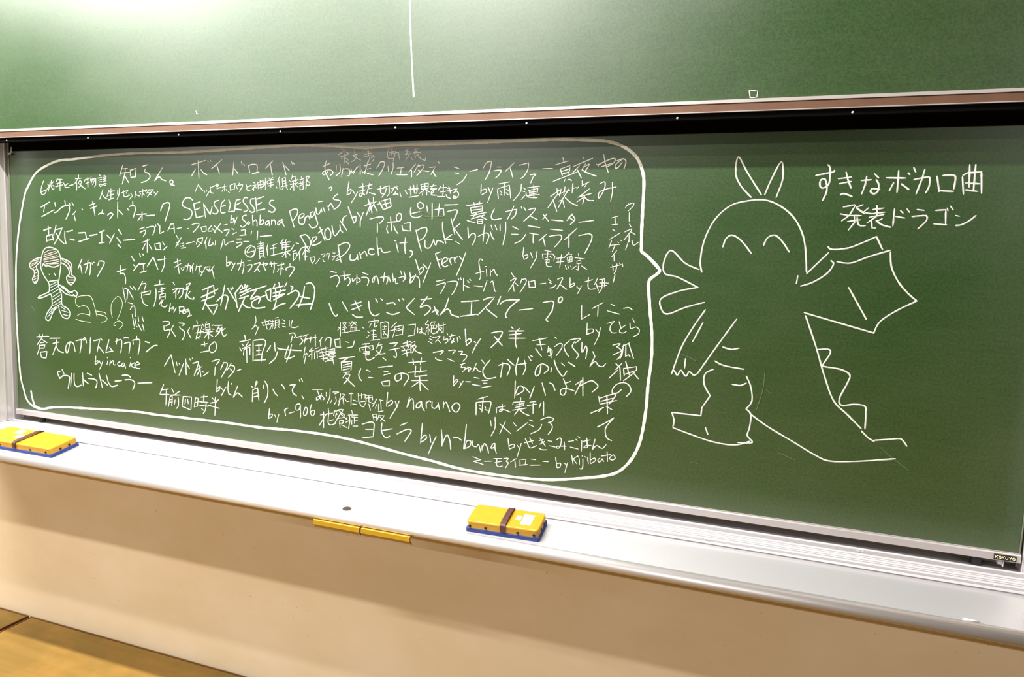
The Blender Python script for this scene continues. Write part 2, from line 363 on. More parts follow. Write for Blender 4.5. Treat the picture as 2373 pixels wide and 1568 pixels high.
# ------------------------------------------------------------------ chalk on the lower board (millimetres on the board face)
STROKES = """chalk_lettering|7.0|~-2699,1916 -2712,1892 -2716,1869 -2706,1861 -2694,1866 -2686,1877 -2698,1877 -2713,1871;-2663,1913 -2667,1895 -2676,1874;-2655,1919 -2660,1895 -2650,1882 -2642,1885;-2678,1903 -2671,1898;-2683,1882 -2667,1895;-2644,1913 -2656,1903;-2649,1898 -2642,1892;-2622,1926 -2630,1911;-2622,1921 -2597,1921;-2627,1905 -2597,1910;-2623,1905 -2623,1895;-2634,1892 -2594,1900;-2608,1918 -2610,1877;~-2590,1908 -2584,1897;~-2565,1905 -2580,1897 -2580,1890 -2559,1890;-2559,1897 -2537,1900;-2507,1938 -2508,1928;-2525,1923 -2494,1925;-2511,1923 -2530,1903;-2519,1908 -2520,1879;-2501,1918 -2508,1908;-2501,1918 -2491,1910 -2502,1900 -2474,1884;-2509,1905 -2491,1897 -2509,1890;-2469,1923 -2477,1913;-2476,1918 -2448,1925;-2459,1928 -2460,1890;-2470,1905 -2449,1910;-2441,1930 -2445,1915;-2445,1920 -2417,1923 -2418,1900 -2425,1892;-2434,1920 -2442,1905;-2424,1917 -2435,1900;-2399,1938 -2389,1932;-2407,1925 -2386,1927;-2404,1917 -2386,1920;-2400,1910 -2387,1912;-2401,1900 -2394,1892 -2380,1900 -2401,1902;-2379,1932 -2369,1935;-2376,1927 -2362,1930 -2366,1922 -2379,1920;-2380,1912 -2363,1915;-2380,1902 -2363,1905 -2367,1897 -2380,1900
chalk_lettering|8.0|-2277,1974 -2294,1934;-2280,1959 -2254,1961;-2287,1944 -2244,1946;-2264,1961 -2268,1939 -2282,1902;-2265,1929 -2249,1907;-2241,1956 -2238,1929;-2237,1954 -2211,1961 -2215,1929;-2235,1927 -2212,1929;-2178,1968 -2155,1973;~-2165,1958 -2169,1948 -2150,1941 -2143,1928 -2160,1914 -2186,1907;-2082,1962 -2121,1914;~-2121,1914 -2099,1928 -2086,1918 -2076,1916 -2067,1913;~-2045,1901 -2048,1911 -2039,1916 -2032,1908 -2045,1899 -2039,1899 -2026,1896
chalk_lettering|7.1|-2381,1882 -2399,1844;-2385,1864 -2375,1851 -2361,1846;-2350,1879 -2361,1854;-2347,1872 -2323,1877;-2340,1884 -2341,1847;-2351,1859 -2327,1864;-2355,1841 -2327,1849;-2306,1879 -2307,1864;~-2296,1887 -2300,1862 -2310,1844;-2286,1869 -2253,1879 -2263,1867;~-2276,1877 -2276,1862 -2270,1854 -2253,1857;-2250,1864 -2246,1859;-2240,1867 -2236,1862;-2230,1859 -2247,1844;-2216,1874 -2220,1850;-2217,1864 -2200,1857;-2197,1872 -2170,1877;-2180,1882 -2184,1852;-2190,1867 -2197,1857;-2177,1865 -2171,1860;-2167,1879 -2167,1874;-2161,1882 -2161,1877;-2148,1882 -2161,1867;-2148,1879 -2128,1882 -2158,1855;-2151,1870 -2138,1862;-2125,1872 -2119,1867;-2106,1874 -2122,1857
chalk_lettering|8.8|-2719,1811 -2670,1832;-2697,1819 -2705,1792;-2717,1773 -2646,1801;-2641,1830 -2638,1814;-2586,1838 -2583,1820;~-2646,1790 -2632,1793 -2602,1812 -2569,1820 -2562,1812 -2563,1796 -2582,1765;-2561,1827 -2558,1820;-2547,1830 -2540,1820;-2527,1797 -2545,1783;-2538,1786 -2532,1760;-2495,1807 -2491,1802;-2455,1820 -2424,1828;-2449,1808 -2414,1818;-2437,1836 -2426,1780;-2387,1803 -2391,1788;~-2408,1785 -2397,1790 -2377,1788;~-2360,1783 -2346,1791 -2333,1786 -2350,1768;-2307,1834 -2309,1774;-2305,1804 -2282,1786;-2258,1809 -2251,1802;-2231,1837 -2231,1820;-2248,1817 -2244,1819 -2224,1822;~-2224,1822 -2218,1807 -2229,1777;-2212,1787 -2163,1790;-2185,1798 -2186,1765;-2189,1783 -2206,1765;-2166,1783 -2124,1786;-2081,1830 -2095,1803;~-2081,1828 -2059,1833 -2050,1821 -2073,1764
chalk_lettering|9.8|-2709,1718 -2667,1729;-2682,1734 -2680,1702;-2695,1694 -2692,1673;-2695,1694 -2661,1703 -2655,1679;-2688,1678 -2655,1682;-2638,1740 -2646,1716 -2654,1700;-2642,1722 -2613,1727;-2605,1730 -2625,1696 -2652,1663;-2639,1708 -2618,1680 -2597,1667;~-2591,1717 -2592,1691 -2586,1667;-2580,1715 -2548,1721;-2564,1686 -2539,1682;-2520,1711 -2480,1714 -2474,1688;-2517,1677 -2464,1691;-2456,1702 -2418,1708;-2403,1716 -2379,1724;-2393,1719 -2394,1675;-2408,1674 -2380,1678;-2366,1706 -2349,1694;-2328,1712 -2353,1676;-2307,1730 -2291,1710;-2315,1697 -2295,1677;-2312,1672 -2296,1659;-2281,1688 -2224,1692
chalk_lettering|7.4|-2200,1732 -2174,1740;~-2197,1720 -2171,1728 -2171,1718 -2181,1705;~-2164,1738 -2131,1744 -2125,1731 -2135,1711;-2121,1751 -2118,1744;-2109,1754 -2105,1747;-2099,1749 -2100,1717 -2080,1725;-2045,1755 -2061,1728;-2048,1752 -2032,1755 -2029,1721;-2055,1735 -2032,1738;-2016,1738 -1994,1741;-1966,1739 -1960,1737;~-1947,1752 -1932,1757 -1913,1757 -1920,1743 -1941,1725;-1904,1745 -1898,1728;-1901,1745 -1880,1748 -1880,1731;-1898,1728 -1880,1731;~-1856,1751 -1871,1736 -1868,1731 -1853,1732;-1853,1741 -1844,1734 -1838,1725;-1814,1759 -1844,1727;-1844,1751 -1808,1728;-1799,1754 -1784,1757;~-1799,1735 -1778,1738 -1778,1731 -1790,1716;-1763,1743 -1755,1738;-1760,1722 -1743,1729;-1722,1737 -1705,1739 -1705,1720;-1728,1718 -1699,1721;-1676,1735 -1679,1723;-1650,1736 -1653,1705;-1639,1717 -1590,1721
chalk_lettering|7.7|-2188,1682 -2149,1693;-2162,1696 -2163,1645;-2172,1678 -2186,1655;-2152,1673 -2140,1656;-2126,1677 -2120,1657;-2126,1677 -2100,1682 -2098,1660;-2120,1657 -2094,1657;-2087,1687 -2078,1675;-2065,1671 -2085,1655
chalk_lettering|7.7|-2020,1711 -2010,1699;-2020,1687 -2011,1677;-1998,1704 -2024,1669;-2001,1680 -1986,1685 -1986,1670;-2001,1672 -1986,1675;-1998,1665 -1976,1668;-1973,1683 -1936,1691;-1917,1704 -1927,1682;-1917,1701 -1896,1707 -1899,1692 -1921,1672;-1917,1692 -1902,1685;-1877,1707 -1890,1683;-1884,1693 -1881,1666;~-1862,1705 -1869,1678 -1850,1684;-1853,1691 -1844,1681;-1838,1696 -1838,1682;-1802,1704 -1808,1685 -1814,1668;-1796,1704 -1796,1685;~-1796,1685 -1790,1683 -1781,1690;-1775,1693 -1755,1696;-1743,1705 -1720,1706;~-1743,1691 -1722,1694 -1722,1687 -1743,1675;-1711,1697 -1688,1697
chalk_lettering|7.7|-1947,1970 -1880,1986;-1914,1986 -1911,1922;-1926,1956 -1945,1930;~-1902,1953 -1890,1941 -1875,1934;-1871,1984 -1868,1979;-1859,1986 -1856,1981;-1806,1987 -1830,1971 -1854,1955;-1830,1969 -1818,1938;-1753,1980 -1759,1933;-1753,1956 -1736,1938;-1721,1979 -1718,1970;-1710,1970 -1707,1965;-1690,1965 -1684,1942;~-1687,1965 -1673,1969 -1653,1965 -1653,1942;-1673,1937 -1644,1942;-1585,1980 -1616,1955;-1596,1968 -1588,1932;-1544,1975 -1530,1932;-1536,1963 -1516,1945;-1508,1976 -1503,1967;-1500,1972 -1497,1967
chalk_lettering|6.3|-1930,1872 -1915,1899 -1894,1877;-1888,1877 -1885,1872;-1879,1880 -1876,1875;-1864,1875 -1879,1856;-1860,1887 -1836,1896;~-1860,1891 -1858,1872 -1846,1868;~-1833,1894 -1830,1901 -1824,1898 -1827,1891 -1833,1894;-1830,1884 -1813,1889;-1807,1889 -1786,1894;-1795,1901 -1795,1875;-1801,1884 -1807,1875;-1789,1882 -1786,1877;-1780,1875 -1774,1870;-1771,1896 -1768,1877;-1771,1896 -1748,1903 -1751,1884;-1768,1880 -1751,1882;-1730,1905 -1733,1896;-1742,1891 -1739,1884;~-1742,1894 -1719,1898 -1716,1893 -1730,1873;~-1701,1900 -1696,1889;~-1678,1896 -1696,1889 -1696,1880 -1684,1877;-1670,1907 -1661,1903;-1678,1893 -1656,1898 -1673,1882;-1667,1889 -1667,1877;-1658,1891 -1656,1886;-1650,1905 -1647,1884;-1650,1905 -1627,1912 -1627,1891;-1647,1896 -1627,1900;-1647,1886 -1627,1891;-1639,1914 -1636,1882;-1624,1905 -1608,1909;-1616,1921 -1616,1882;-1616,1907 -1624,1891;-1610,1905 -1605,1898;-1602,1921 -1596,1916;-1585,1923 -1591,1918;-1605,1912 -1582,1916;-1602,1902 -1582,1907;-1594,1916 -1594,1889;-1605,1893 -1582,1898;-1571,1891 -1568,1886;-1557,1925 -1566,1907;-1560,1914 -1555,1882;-1546,1918 -1543,1891;-1546,1918 -1533,1923 -1530,1895;-1544,1909 -1533,1911;-1544,1900 -1533,1902;-1549,1891 -1524,1895;-1541,1889 -1546,1882;-1530,1891 -1524,1882;-1503,1931 -1508,1916;-1505,1922 -1492,1927 -1491,1909;-1505,1909 -1492,1911;-1516,1913 -1513,1909;-1483,1916 -1489,1909;-1513,1898 -1481,1904;-1500,1907 -1497,1877;-1502,1895 -1513,1882;-1491,1898 -1480,1889;-1467,1924 -1464,1918;-1478,1913 -1456,1918;-1472,1909 -1470,1904;-1459,1911 -1464,1904;-1481,1900 -1456,1904;-1472,1895 -1472,1880;-1472,1895 -1459,1898 -1459,1882;-1472,1880 -1459,1882;-1446,1927 -1448,1882;~-1446,1924 -1435,1926 -1443,1911 -1432,1904 -1437,1895 -1445,1897
chalk_lettering|8.2|~-1940,1841 -1955,1851 -1977,1848 -1990,1829 -1980,1817 -1956,1810 -1944,1798 -1953,1778 -1972,1771 -1984,1773;-1937,1829 -1925,1779;-1937,1829 -1906,1837;-1928,1808 -1907,1815;-1925,1779 -1892,1786;-1891,1829 -1883,1782;-1891,1829 -1861,1791;-1852,1820 -1861,1791;~-1822,1842 -1837,1839 -1843,1827 -1831,1813 -1825,1804 -1834,1794 -1849,1796;~-1795,1844 -1810,1830 -1813,1806 -1810,1797;-1810,1820 -1792,1825;-1810,1797 -1793,1799;-1777,1844 -1769,1828 -1778,1802 -1751,1804;-1725,1847 -1742,1844 -1748,1830 -1751,1804;-1745,1826 -1725,1835;-1748,1812 -1719,1809;~-1693,1852 -1707,1852 -1713,1838 -1696,1821 -1693,1810 -1705,1803 -1710,1805;~-1664,1849 -1679,1847 -1681,1833 -1667,1817 -1664,1805 -1676,1801 -1684,1805;-1659,1854 -1653,1801;-1656,1847 -1624,1857;-1656,1826 -1633,1836;-1650,1808 -1619,1813;~-1582,1843 -1593,1843 -1599,1831 -1579,1818 -1577,1809 -1588,1802 -1602,1806
chalk_credit_lettering|7.4|-1766,1790 -1769,1762;~-1769,1774 -1757,1778 -1757,1767 -1769,1762;-1754,1779 -1751,1769;-1740,1783 -1754,1755;~-1699,1791 -1713,1788 -1716,1777 -1702,1765 -1702,1756 -1716,1748 -1725,1753;~-1696,1763 -1690,1768 -1685,1763 -1690,1758 -1696,1761;-1673,1791 -1670,1754;~-1670,1768 -1659,1775 -1653,1766 -1653,1752;-1639,1792 -1641,1757;~-1641,1768 -1627,1776 -1624,1764 -1639,1757;~-1602,1774 -1616,1766 -1613,1757 -1602,1764;-1602,1774 -1599,1755;-1591,1776 -1591,1760;~-1591,1771 -1579,1776 -1574,1765 -1574,1760;~-1549,1777 -1565,1767 -1562,1758 -1549,1770;-1546,1779 -1546,1768 -1537,1754
chalk_lettering|7.6|~-1516,1807 -1504,1775 -1496,1752;~-1513,1807 -1496,1814 -1483,1812 -1483,1796 -1499,1775;~-1472,1782 -1458,1789 -1455,1798 -1469,1796 -1477,1782 -1474,1766 -1461,1762 -1452,1767;-1450,1787 -1453,1769;~-1453,1780 -1439,1792 -1431,1781;~-1418,1806 -1428,1801 -1426,1787 -1415,1794 -1412,1806;~-1412,1803 -1404,1779 -1399,1765 -1407,1754 -1423,1751 -1434,1762;~-1407,1819 -1404,1801 -1394,1799 -1386,1815;-1386,1819 -1383,1806;-1397,1839 -1378,1842;-1378,1820 -1370,1804;-1359,1826 -1354,1811;~-1357,1822 -1349,1833 -1344,1831 -1338,1822;~-1320,1866 -1333,1858 -1336,1849 -1312,1844 -1310,1836 -1320,1822 -1335,1815;~-1355,1886 -1347,1889 -1344,1884 -1349,1877
chalk_lettering|5.4|-1310,2018 -1279,2000;-1287,2017 -1320,1996;-1314,1989 -1281,1997;-1297,1998 -1296,1969;-1299,1989 -1309,1983;-1294,1987 -1281,1978;-1291,1976 -1278,1965;-1274,2004 -1269,2019;~-1271,2017 -1259,2017 -1256,2001 -1251,1997;-1266,1993 -1246,1997;~-1246,1997 -1255,1980 -1268,1973;-1263,1993 -1248,1984 -1233,1977;-1211,2024 -1211,2016;-1225,2005 -1223,2012 -1193,2015 -1193,2005;-1213,2005 -1198,2007;-1218,1996 -1193,2000;-1203,2011 -1203,1992;-1220,1990 -1185,1992;~-1198,1988 -1202,1977 -1205,1968;~-1195,1983 -1183,1989 -1183,1981 -1190,1972;~-1129,2014 -1133,1995 -1128,1982 -1109,1982;-1124,2010 -1112,2012;-1117,2016 -1116,1990;-1126,2001 -1107,2005;-1116,2001 -1126,1993;-1114,2001 -1107,1995;~-1100,2013 -1106,1990 -1111,1973;-1104,1999 -1090,2001;-1092,1999 -1087,1977;~-1054,2013 -1068,2007 -1056,2002 -1068,1994 -1046,1996;-1056,1994 -1056,1983;-1048,1985 -1039,1975;-1060,1983 -1065,1975;-1040,2008 -1021,2012;-1030,2016 -1030,2002;-1037,2000 -1023,2004;-1034,1993 -1037,1998 -1013,1999 -1011,1993;-1027,1991 -1032,1977;~-1023,1995 -1017,1985 -1008,1978 -994,1974 -994,1984
chalk_lettering|6.6|-1379,1959 -1353,1968;~-1366,1979 -1371,1962 -1371,1942 -1360,1922 -1355,1915;~-1358,1950 -1363,1937 -1376,1931 -1382,1937 -1366,1946 -1348,1946 -1340,1937 -1350,1928;-1327,1961 -1327,1946;~-1314,1965 -1311,1946 -1316,1935 -1329,1926;-1301,1952 -1306,1924;~-1301,1948 -1283,1950 -1273,1941 -1277,1928 -1285,1926;-1270,1950 -1265,1936 -1240,1958;-1235,1966 -1234,1930;-1247,1956 -1260,1934;-1229,1945 -1224,1936 -1217,1940;-1220,1958 -1195,1964;-1205,1975 -1217,1932;-1207,1947 -1194,1951;-1207,1934 -1186,1929;-1162,1963 -1172,1951;~-1165,1961 -1158,1970 -1145,1970 -1143,1961 -1152,1942 -1164,1925;-1130,1957 -1127,1940;-1111,1969 -1110,1952 -1117,1931;-1096,1950 -1072,1952;-1081,1950 -1083,1931;-1098,1929 -1059,1928;-1029,1962 -1052,1937;-1043,1945 -1042,1922;-1017,1962 -1033,1937;~-1019,1955 -1003,1959 -1000,1951 -1023,1926;-1019,1943 -1009,1939;-1000,1941 -981,1938;-979,1951 -958,1953 -973,1928;-967,1938 -955,1921;-949,1969 -944,1963
chalk_credit_lettering|6.8|-1277,1908 -1284,1864;~-1284,1875 -1269,1882 -1271,1869 -1284,1864;-1264,1880 -1254,1867;-1243,1873 -1256,1851 -1268,1836;-1239,1888 -1213,1893;-1238,1875 -1213,1880;~-1224,1901 -1223,1873 -1230,1858 -1236,1862 -1231,1869 -1215,1864;-1208,1893 -1188,1897;-1198,1901 -1208,1867;-1198,1884 -1186,1886;-1198,1871 -1175,1865;-1168,1882 -1138,1886;~-1156,1893 -1155,1871 -1145,1867;-1146,1888 -1124,1893 -1123,1867 -1130,1860;-1134,1886 -1138,1871 -1150,1856;-1116,1884 -1094,1890;-1104,1890 -1114,1871;-1097,1886 -1092,1882;~-1099,1875 -1104,1867 -1108,1865 -1096,1867 -1089,1863;-1084,1871 -1079,1858;-1065,1878 -1057,1867;-1053,1882 -1017,1884;-1046,1890 -1043,1861;-1034,1895 -1031,1871;-1022,1897 -1022,1869;-1031,1869 -1022,1869;-1050,1856 -1017,1861;-1008,1897 -1005,1882;-1008,1897 -982,1901 -982,1884;-1005,1890 -982,1892;-1005,1882 -982,1884;-994,1901 -993,1882;-996,1880 -1014,1867;-991,1880 -977,1873;-1000,1873 -1002,1863;-986,1873 -986,1863;-975,1890 -954,1894;~-961,1899 -972,1882 -960,1884 -965,1869;~-951,1884 -967,1878 -969,1865 -950,1863;-937,1892 -946,1878;-939,1886 -916,1888;-928,1896 -929,1861;-939,1873 -918,1876;-948,1859 -922,1859;-914,1884 -900,1886;-914,1876 -898,1878;-909,1890 -902,1869;~-918,1865 -913,1857 -901,1853;-895,1880 -879,1884 -893,1869;~-893,1869 -881,1876 -874,1865 -881,1855 -892,1855 -890,1861 -881,1857
chalk_lettering|7.3|~-1042,1824 -1044,1807 -1039,1795 -1022,1791 -1003,1797;-1041,1803 -1010,1810;~-1018,1827 -1018,1835 -1009,1840 -997,1833 -999,1823 -1011,1820 -1018,1827;-985,1829 -982,1812;-966,1838 -965,1787;-940,1836 -944,1798;-956,1817 -926,1821 -923,1800;-922,1832 -875,1834;~-912,1811 -884,1817 -877,1811 -890,1782
chalk_lettering|7.5|~-1194,1784 -1161,1791 -1146,1791 -1144,1782 -1158,1769;-1166,1771 -1165,1741;-1129,1774 -1092,1777;-1117,1792 -1111,1746;-1128,1763 -1131,1752 -1125,1739;-1104,1764 -1098,1749 -1088,1738;~-1094,1781 -1095,1794 -1087,1803 -1078,1801 -1077,1786 -1087,1777 -1094,1781;-1074,1766 -1069,1747;-1065,1771 -1043,1775 -1042,1747;-1069,1749 -1042,1747
chalk_lettering|7.8|~-1468,1721 -1449,1693 -1433,1672;~-1471,1721 -1449,1727 -1434,1717 -1427,1698 -1433,1680;~-1418,1701 -1406,1712 -1403,1720 -1418,1717 -1424,1701 -1418,1691 -1396,1697 -1384,1705;-1391,1754 -1369,1708;-1397,1733 -1378,1747;~-1357,1752 -1369,1742 -1369,1723 -1359,1711 -1347,1719 -1347,1739 -1357,1752;~-1342,1760 -1335,1732 -1326,1727 -1311,1745;-1311,1763 -1308,1745 -1299,1738;-1309,1776 -1284,1746;~-1302,1766 -1297,1787 -1285,1794;-1279,1823 -1255,1769;~-1261,1787 -1249,1792 -1249,1777 -1255,1769;-1243,1805 -1231,1790;-1220,1805 -1231,1777 -1231,1759;-1215,1827 -1187,1839;-1203,1851 -1192,1821;-1192,1834 -1209,1795;-1192,1828 -1187,1804;-1183,1856 -1180,1830 -1167,1810;-1187,1836 -1172,1841;-1182,1832 -1197,1810;-1160,1841 -1144,1815;-1152,1843 -1120,1852 -1115,1826;-1144,1815 -1115,1826;-1140,1845 -1130,1819;-1152,1830 -1118,1839;-1167,1832 -1152,1837
chalk_lettering|6.8|-893,1952 -875,1946;-890,1933 -876,1931;~-849,1927 -860,1910 -880,1896;-838,1937 -811,1943;-783,1963 -794,1945;~-783,1963 -772,1967 -766,1963 -773,1932 -786,1910;-747,1950 -734,1950;~-758,1938 -734,1940 -738,1928 -751,1916;-691,1962 -719,1936;-704,1948 -694,1918;-674,1954 -644,1961;~-644,1961 -646,1941 -658,1921 -668,1914;~-637,1925 -620,1927 -628,1919;-628,1919 -635,1901;-599,1943 -568,1944
chalk_lettering|6.4|-560,1954 -520,1965;-537,1975 -532,1960;-543,1942 -536,1923;-543,1942 -513,1952 -516,1928;-539,1934 -515,1942;-536,1927 -518,1932;-564,1905 -492,1932;-527,1911 -529,1905;~-519,1909 -513,1911 -507,1907;-476,1978 -474,1971;-505,1948 -446,1972;-485,1951 -504,1930;-490,1938 -477,1915;-465,1959 -476,1940;~-470,1947 -455,1955 -462,1941 -469,1930;~-476,1938 -455,1928 -431,1920;-542,1880 -570,1860;-548,1868 -577,1826;-562,1850 -548,1816;-551,1884 -548,1866;-538,1882 -542,1862;-550,1864 -532,1872;-526,1889 -529,1866;-514,1882 -531,1854 -544,1826;-530,1874 -511,1878;~-525,1858 -506,1842 -485,1833;-543,1846 -533,1850;-531,1848 -525,1828;-502,1899 -503,1872;-502,1883 -492,1887;-484,1889 -489,1883;-474,1907 -472,1891;-474,1893 -452,1903;-460,1897 -465,1889;-451,1883 -480,1860;-484,1858 -442,1870;-464,1864 -469,1839;~-464,1858 -451,1849 -437,1849;-468,1858 -487,1844;-433,1955 -427,1949;~-430,1952 -392,1969 -378,1969 -383,1957 -401,1947;-413,1982 -407,1957 -397,1931;-419,1947 -386,1957;~-360,1966 -375,1954 -377,1944 -369,1944 -357,1959;~-373,1964 -355,1969 -347,1964 -347,1954 -351,1941;~-419,1898 -406,1903 -405,1885 -417,1860 -422,1857 -420,1873 -397,1883 -371,1888;-383,1901 -381,1873 -385,1847
chalk_credit_lettering|6.3|-798,1896 -798,1869;~-798,1878 -782,1882 -780,1873 -795,1865;-774,1888 -767,1873;-758,1886 -768,1859 -774,1841;-739,1898 -704,1904;-721,1900 -720,1863;-743,1882 -739,1853;-740,1884 -704,1894 -698,1855;-734,1878 -729,1871;-731,1867 -727,1863;-714,1882 -707,1878;-714,1871 -707,1865;~-665,1898 -666,1878 -674,1864 -689,1847;-658,1886 -652,1882;-660,1876 -653,1874;-651,1864 -663,1851;-645,1886 -605,1891;-625,1895 -623,1860;-639,1878 -636,1866;-641,1878 -611,1884 -613,1870;-638,1872 -613,1876;-636,1866 -613,1870;-642,1862 -606,1866;~-649,1872 -647,1864 -638,1858 -612,1856
chalk_lettering|6.9|-846,1830 -790,1839;-821,1841 -819,1832;-801,1843 -803,1834;-832,1824 -827,1805;-832,1824 -792,1830 -791,1814;-827,1816 -796,1820;-824,1807 -793,1814;-831,1799 -777,1810;-828,1789 -784,1802;-811,1808 -824,1791;-842,1784 -814,1777;-799,1800 -774,1787;-808,1787 -805,1775;-808,1787 -788,1789 -790,1775;-805,1781 -790,1783;-805,1775 -790,1775;~-751,1821 -759,1804 -759,1792 -748,1788 -726,1792;-714,1813 -677,1821;~-677,1821 -681,1803 -693,1791;-686,1831 -698,1805 -706,1790;-662,1829 -660,1823;-654,1827 -647,1817;~-638,1820 -617,1824 -625,1810 -652,1785;-631,1800 -609,1790;-579,1808 -592,1790;-591,1806 -573,1786;-565,1790 -528,1787;-500,1809 -515,1789;~-502,1807 -491,1793 -504,1777;-510,1799 -495,1789;-478,1784 -434,1790
chalk_lettering|6.9|-839,1764 -835,1730;~-835,1730 -824,1743 -813,1741 -813,1725 -821,1708;~-781,1773 -784,1742 -785,1719;~-802,1735 -777,1746 -766,1738 -774,1713;-762,1751 -755,1734 -748,1726;-760,1771 -755,1757;-747,1771 -740,1757;-730,1774 -729,1755;~-712,1782 -711,1752 -718,1711;-688,1768 -668,1759;-691,1744 -669,1744;~-644,1745 -658,1726 -679,1716;-638,1771 -600,1766;-633,1749 -601,1744;-620,1747 -619,1719;-578,1746 -600,1726;-588,1736 -580,1710;-566,1762 -528,1759;~-569,1740 -538,1745 -530,1741 -531,1731 -549,1709;-483,1766 -521,1730;-507,1748 -505,1708;-476,1744 -446,1751;~-446,1751 -436,1745 -439,1726 -455,1692;-898,1789 -883,1739;-865,1775 -886,1758;-886,1758 -855,1722;-879,1717 -866,1710
chalk_lettering|5.8|~-340,1829 -332,1840;~-337,1834 -320,1842 -317,1835 -331,1819;-328,1814 -327,1789;-326,1781 -321,1773;~-338,1758 -318,1766 -339,1734;-325,1750 -324,1730;-320,1758 -307,1751;-324,1737 -333,1706;~-316,1735 -310,1720 -295,1730
chalk_lettering|5.9|-380,1798 -359,1804;-369,1798 -368,1780;-378,1778 -360,1780;-375,1765 -367,1760;-351,1755 -381,1736;-376,1731 -383,1710;-378,1718 -352,1721;-365,1718 -372,1700;-357,1729 -355,1726;-350,1734 -347,1732;-359,1703 -373,1684;-366,1690 -365,1672;-374,1653 -343,1662;-369,1661 -366,1643;~-356,1664 -358,1646 -363,1635;-349,1667 -346,1662;-341,1667 -338,1657;-360,1633 -364,1609
chalk_credit_lettering|5.9|-649,1705 -651,1679 -646,1667;~-650,1677 -637,1682 -635,1674 -646,1667;-626,1689 -619,1674;~-606,1693 -608,1672 -624,1642;-582,1698 -558,1693;-571,1692 -572,1671;-588,1686 -585,1671;-586,1686 -555,1687 -548,1680 -550,1668;-579,1677 -574,1675;-564,1680 -559,1676;-579,1669 -565,1669 -565,1661 -576,1661;-578,1665 -565,1665;~-572,1671 -574,1654 -567,1648 -558,1649;-544,1674 -520,1677;-543,1662 -519,1665;-527,1687 -531,1647;-537,1677 -537,1662;-503,1694 -518,1677;-507,1688 -494,1688 -498,1682;-509,1678 -494,1682 -493,1666;-509,1678 -506,1663;-506,1669 -494,1674;-506,1663 -493,1666;-500,1680 -500,1665;-514,1654 -509,1642;-506,1653 -503,1646;-497,1653 -495,1649;-475,1691 -473,1683;-485,1678 -455,1675;-478,1668 -466,1671 -465,1662 -478,1660 -478,1668;-472,1660 -473,1641 -479,1643;-480,1653 -492,1643;-463,1654 -447,1644
chalk_lettering|6.2|~-784,1660 -793,1664 -797,1653 -792,1629 -789,1610 -793,1598;-806,1618 -780,1625;-776,1641 -771,1641;-771,1632 -768,1610;-757,1631 -756,1611;~-754,1624 -745,1633 -740,1622 -733,1614
chalk_lettering|6.6|-943,1587 -913,1593;~-942,1575 -913,1583 -915,1571 -928,1548;~-905,1586 -878,1590 -869,1583 -879,1558 -887,1547;-867,1600 -864,1595;-859,1603 -856,1596;-848,1601 -847,1561;-845,1578 -826,1571;-834,1594 -829,1588;-827,1599 -822,1595;-811,1578 -781,1577;-767,1597 -778,1562;~-755,1591 -748,1596 -743,1579 -740,1566 -735,1564
chalk_lettering|6.2|-687,1625 -677,1612;~-688,1599 -670,1608 -694,1566;-679,1588 -675,1567;-672,1593 -662,1585;-650,1609 -656,1591;~-650,1605 -638,1607 -638,1594 -655,1565;-629,1601 -626,1582;-627,1599 -609,1604 -606,1583;-626,1582 -606,1583;-591,1594 -573,1597;-565,1610 -556,1602;-562,1600 -553,1596;~-540,1594 -548,1586 -559,1583;~-536,1611 -521,1616 -523,1606 -537,1580;-527,1595 -506,1581;-497,1617 -496,1588;~-496,1594 -484,1601 -483,1595 -494,1588;-475,1591 -468,1585;-460,1594 -471,1570;-450,1607 -427,1614;~-440,1620 -440,1593 -434,1585 -417,1587;-412,1619 -420,1600;-416,1604 -408,1582;-406,1615 -391,1618 -390,1595;-405,1605 -378,1606;-407,1594 -384,1599;~-397,1615 -398,1590 -406,1575
chalk_lettering|7.5|-1317,1696 -1310,1657 -1304,1637;~-1316,1691 -1295,1702 -1277,1702 -1271,1689 -1289,1666 -1310,1652;~-1268,1664 -1268,1646 -1250,1646 -1241,1657;-1241,1665 -1238,1647;-1232,1673 -1226,1652;~-1226,1665 -1212,1676 -1203,1661;~-1177,1684 -1194,1684 -1197,1671 -1185,1666 -1174,1669;-1166,1723 -1165,1697 -1159,1665;~-1162,1685 -1151,1688 -1142,1675 -1116,1678;-1100,1714 -1094,1714;-1094,1707 -1085,1677;-1080,1707 -1054,1710;-1060,1725 -1062,1700 -1059,1673;~-1042,1683 -1034,1681 -1034,1671 -1042,1661;-1022,1751 -1012,1714 -1001,1684;~-1022,1746 -1005,1756 -986,1759 -983,1746 -993,1727 -1010,1716;~-988,1719 -987,1697 -971,1695 -958,1718;-958,1722 -952,1705;~-949,1703 -944,1718 -930,1716 -922,1711;~-927,1779 -926,1752 -914,1711;-893,1739 -920,1721;-914,1723 -893,1722
chalk_credit_lettering|7.3|-1021,1655 -1005,1612;~-1005,1623 -994,1632 -993,1619 -1005,1606;-994,1641 -979,1628;-965,1646 -979,1613 -992,1580;-950,1676 -932,1630;-950,1676 -931,1683;-942,1655 -926,1660;~-923,1645 -907,1657 -912,1665 -923,1658 -925,1643 -915,1635 -904,1640;-902,1663 -892,1642;~-900,1655 -895,1663 -888,1666;-884,1666 -879,1649;~-881,1657 -877,1666 -870,1668;-865,1671 -854,1658;-843,1684 -858,1643 -873,1609
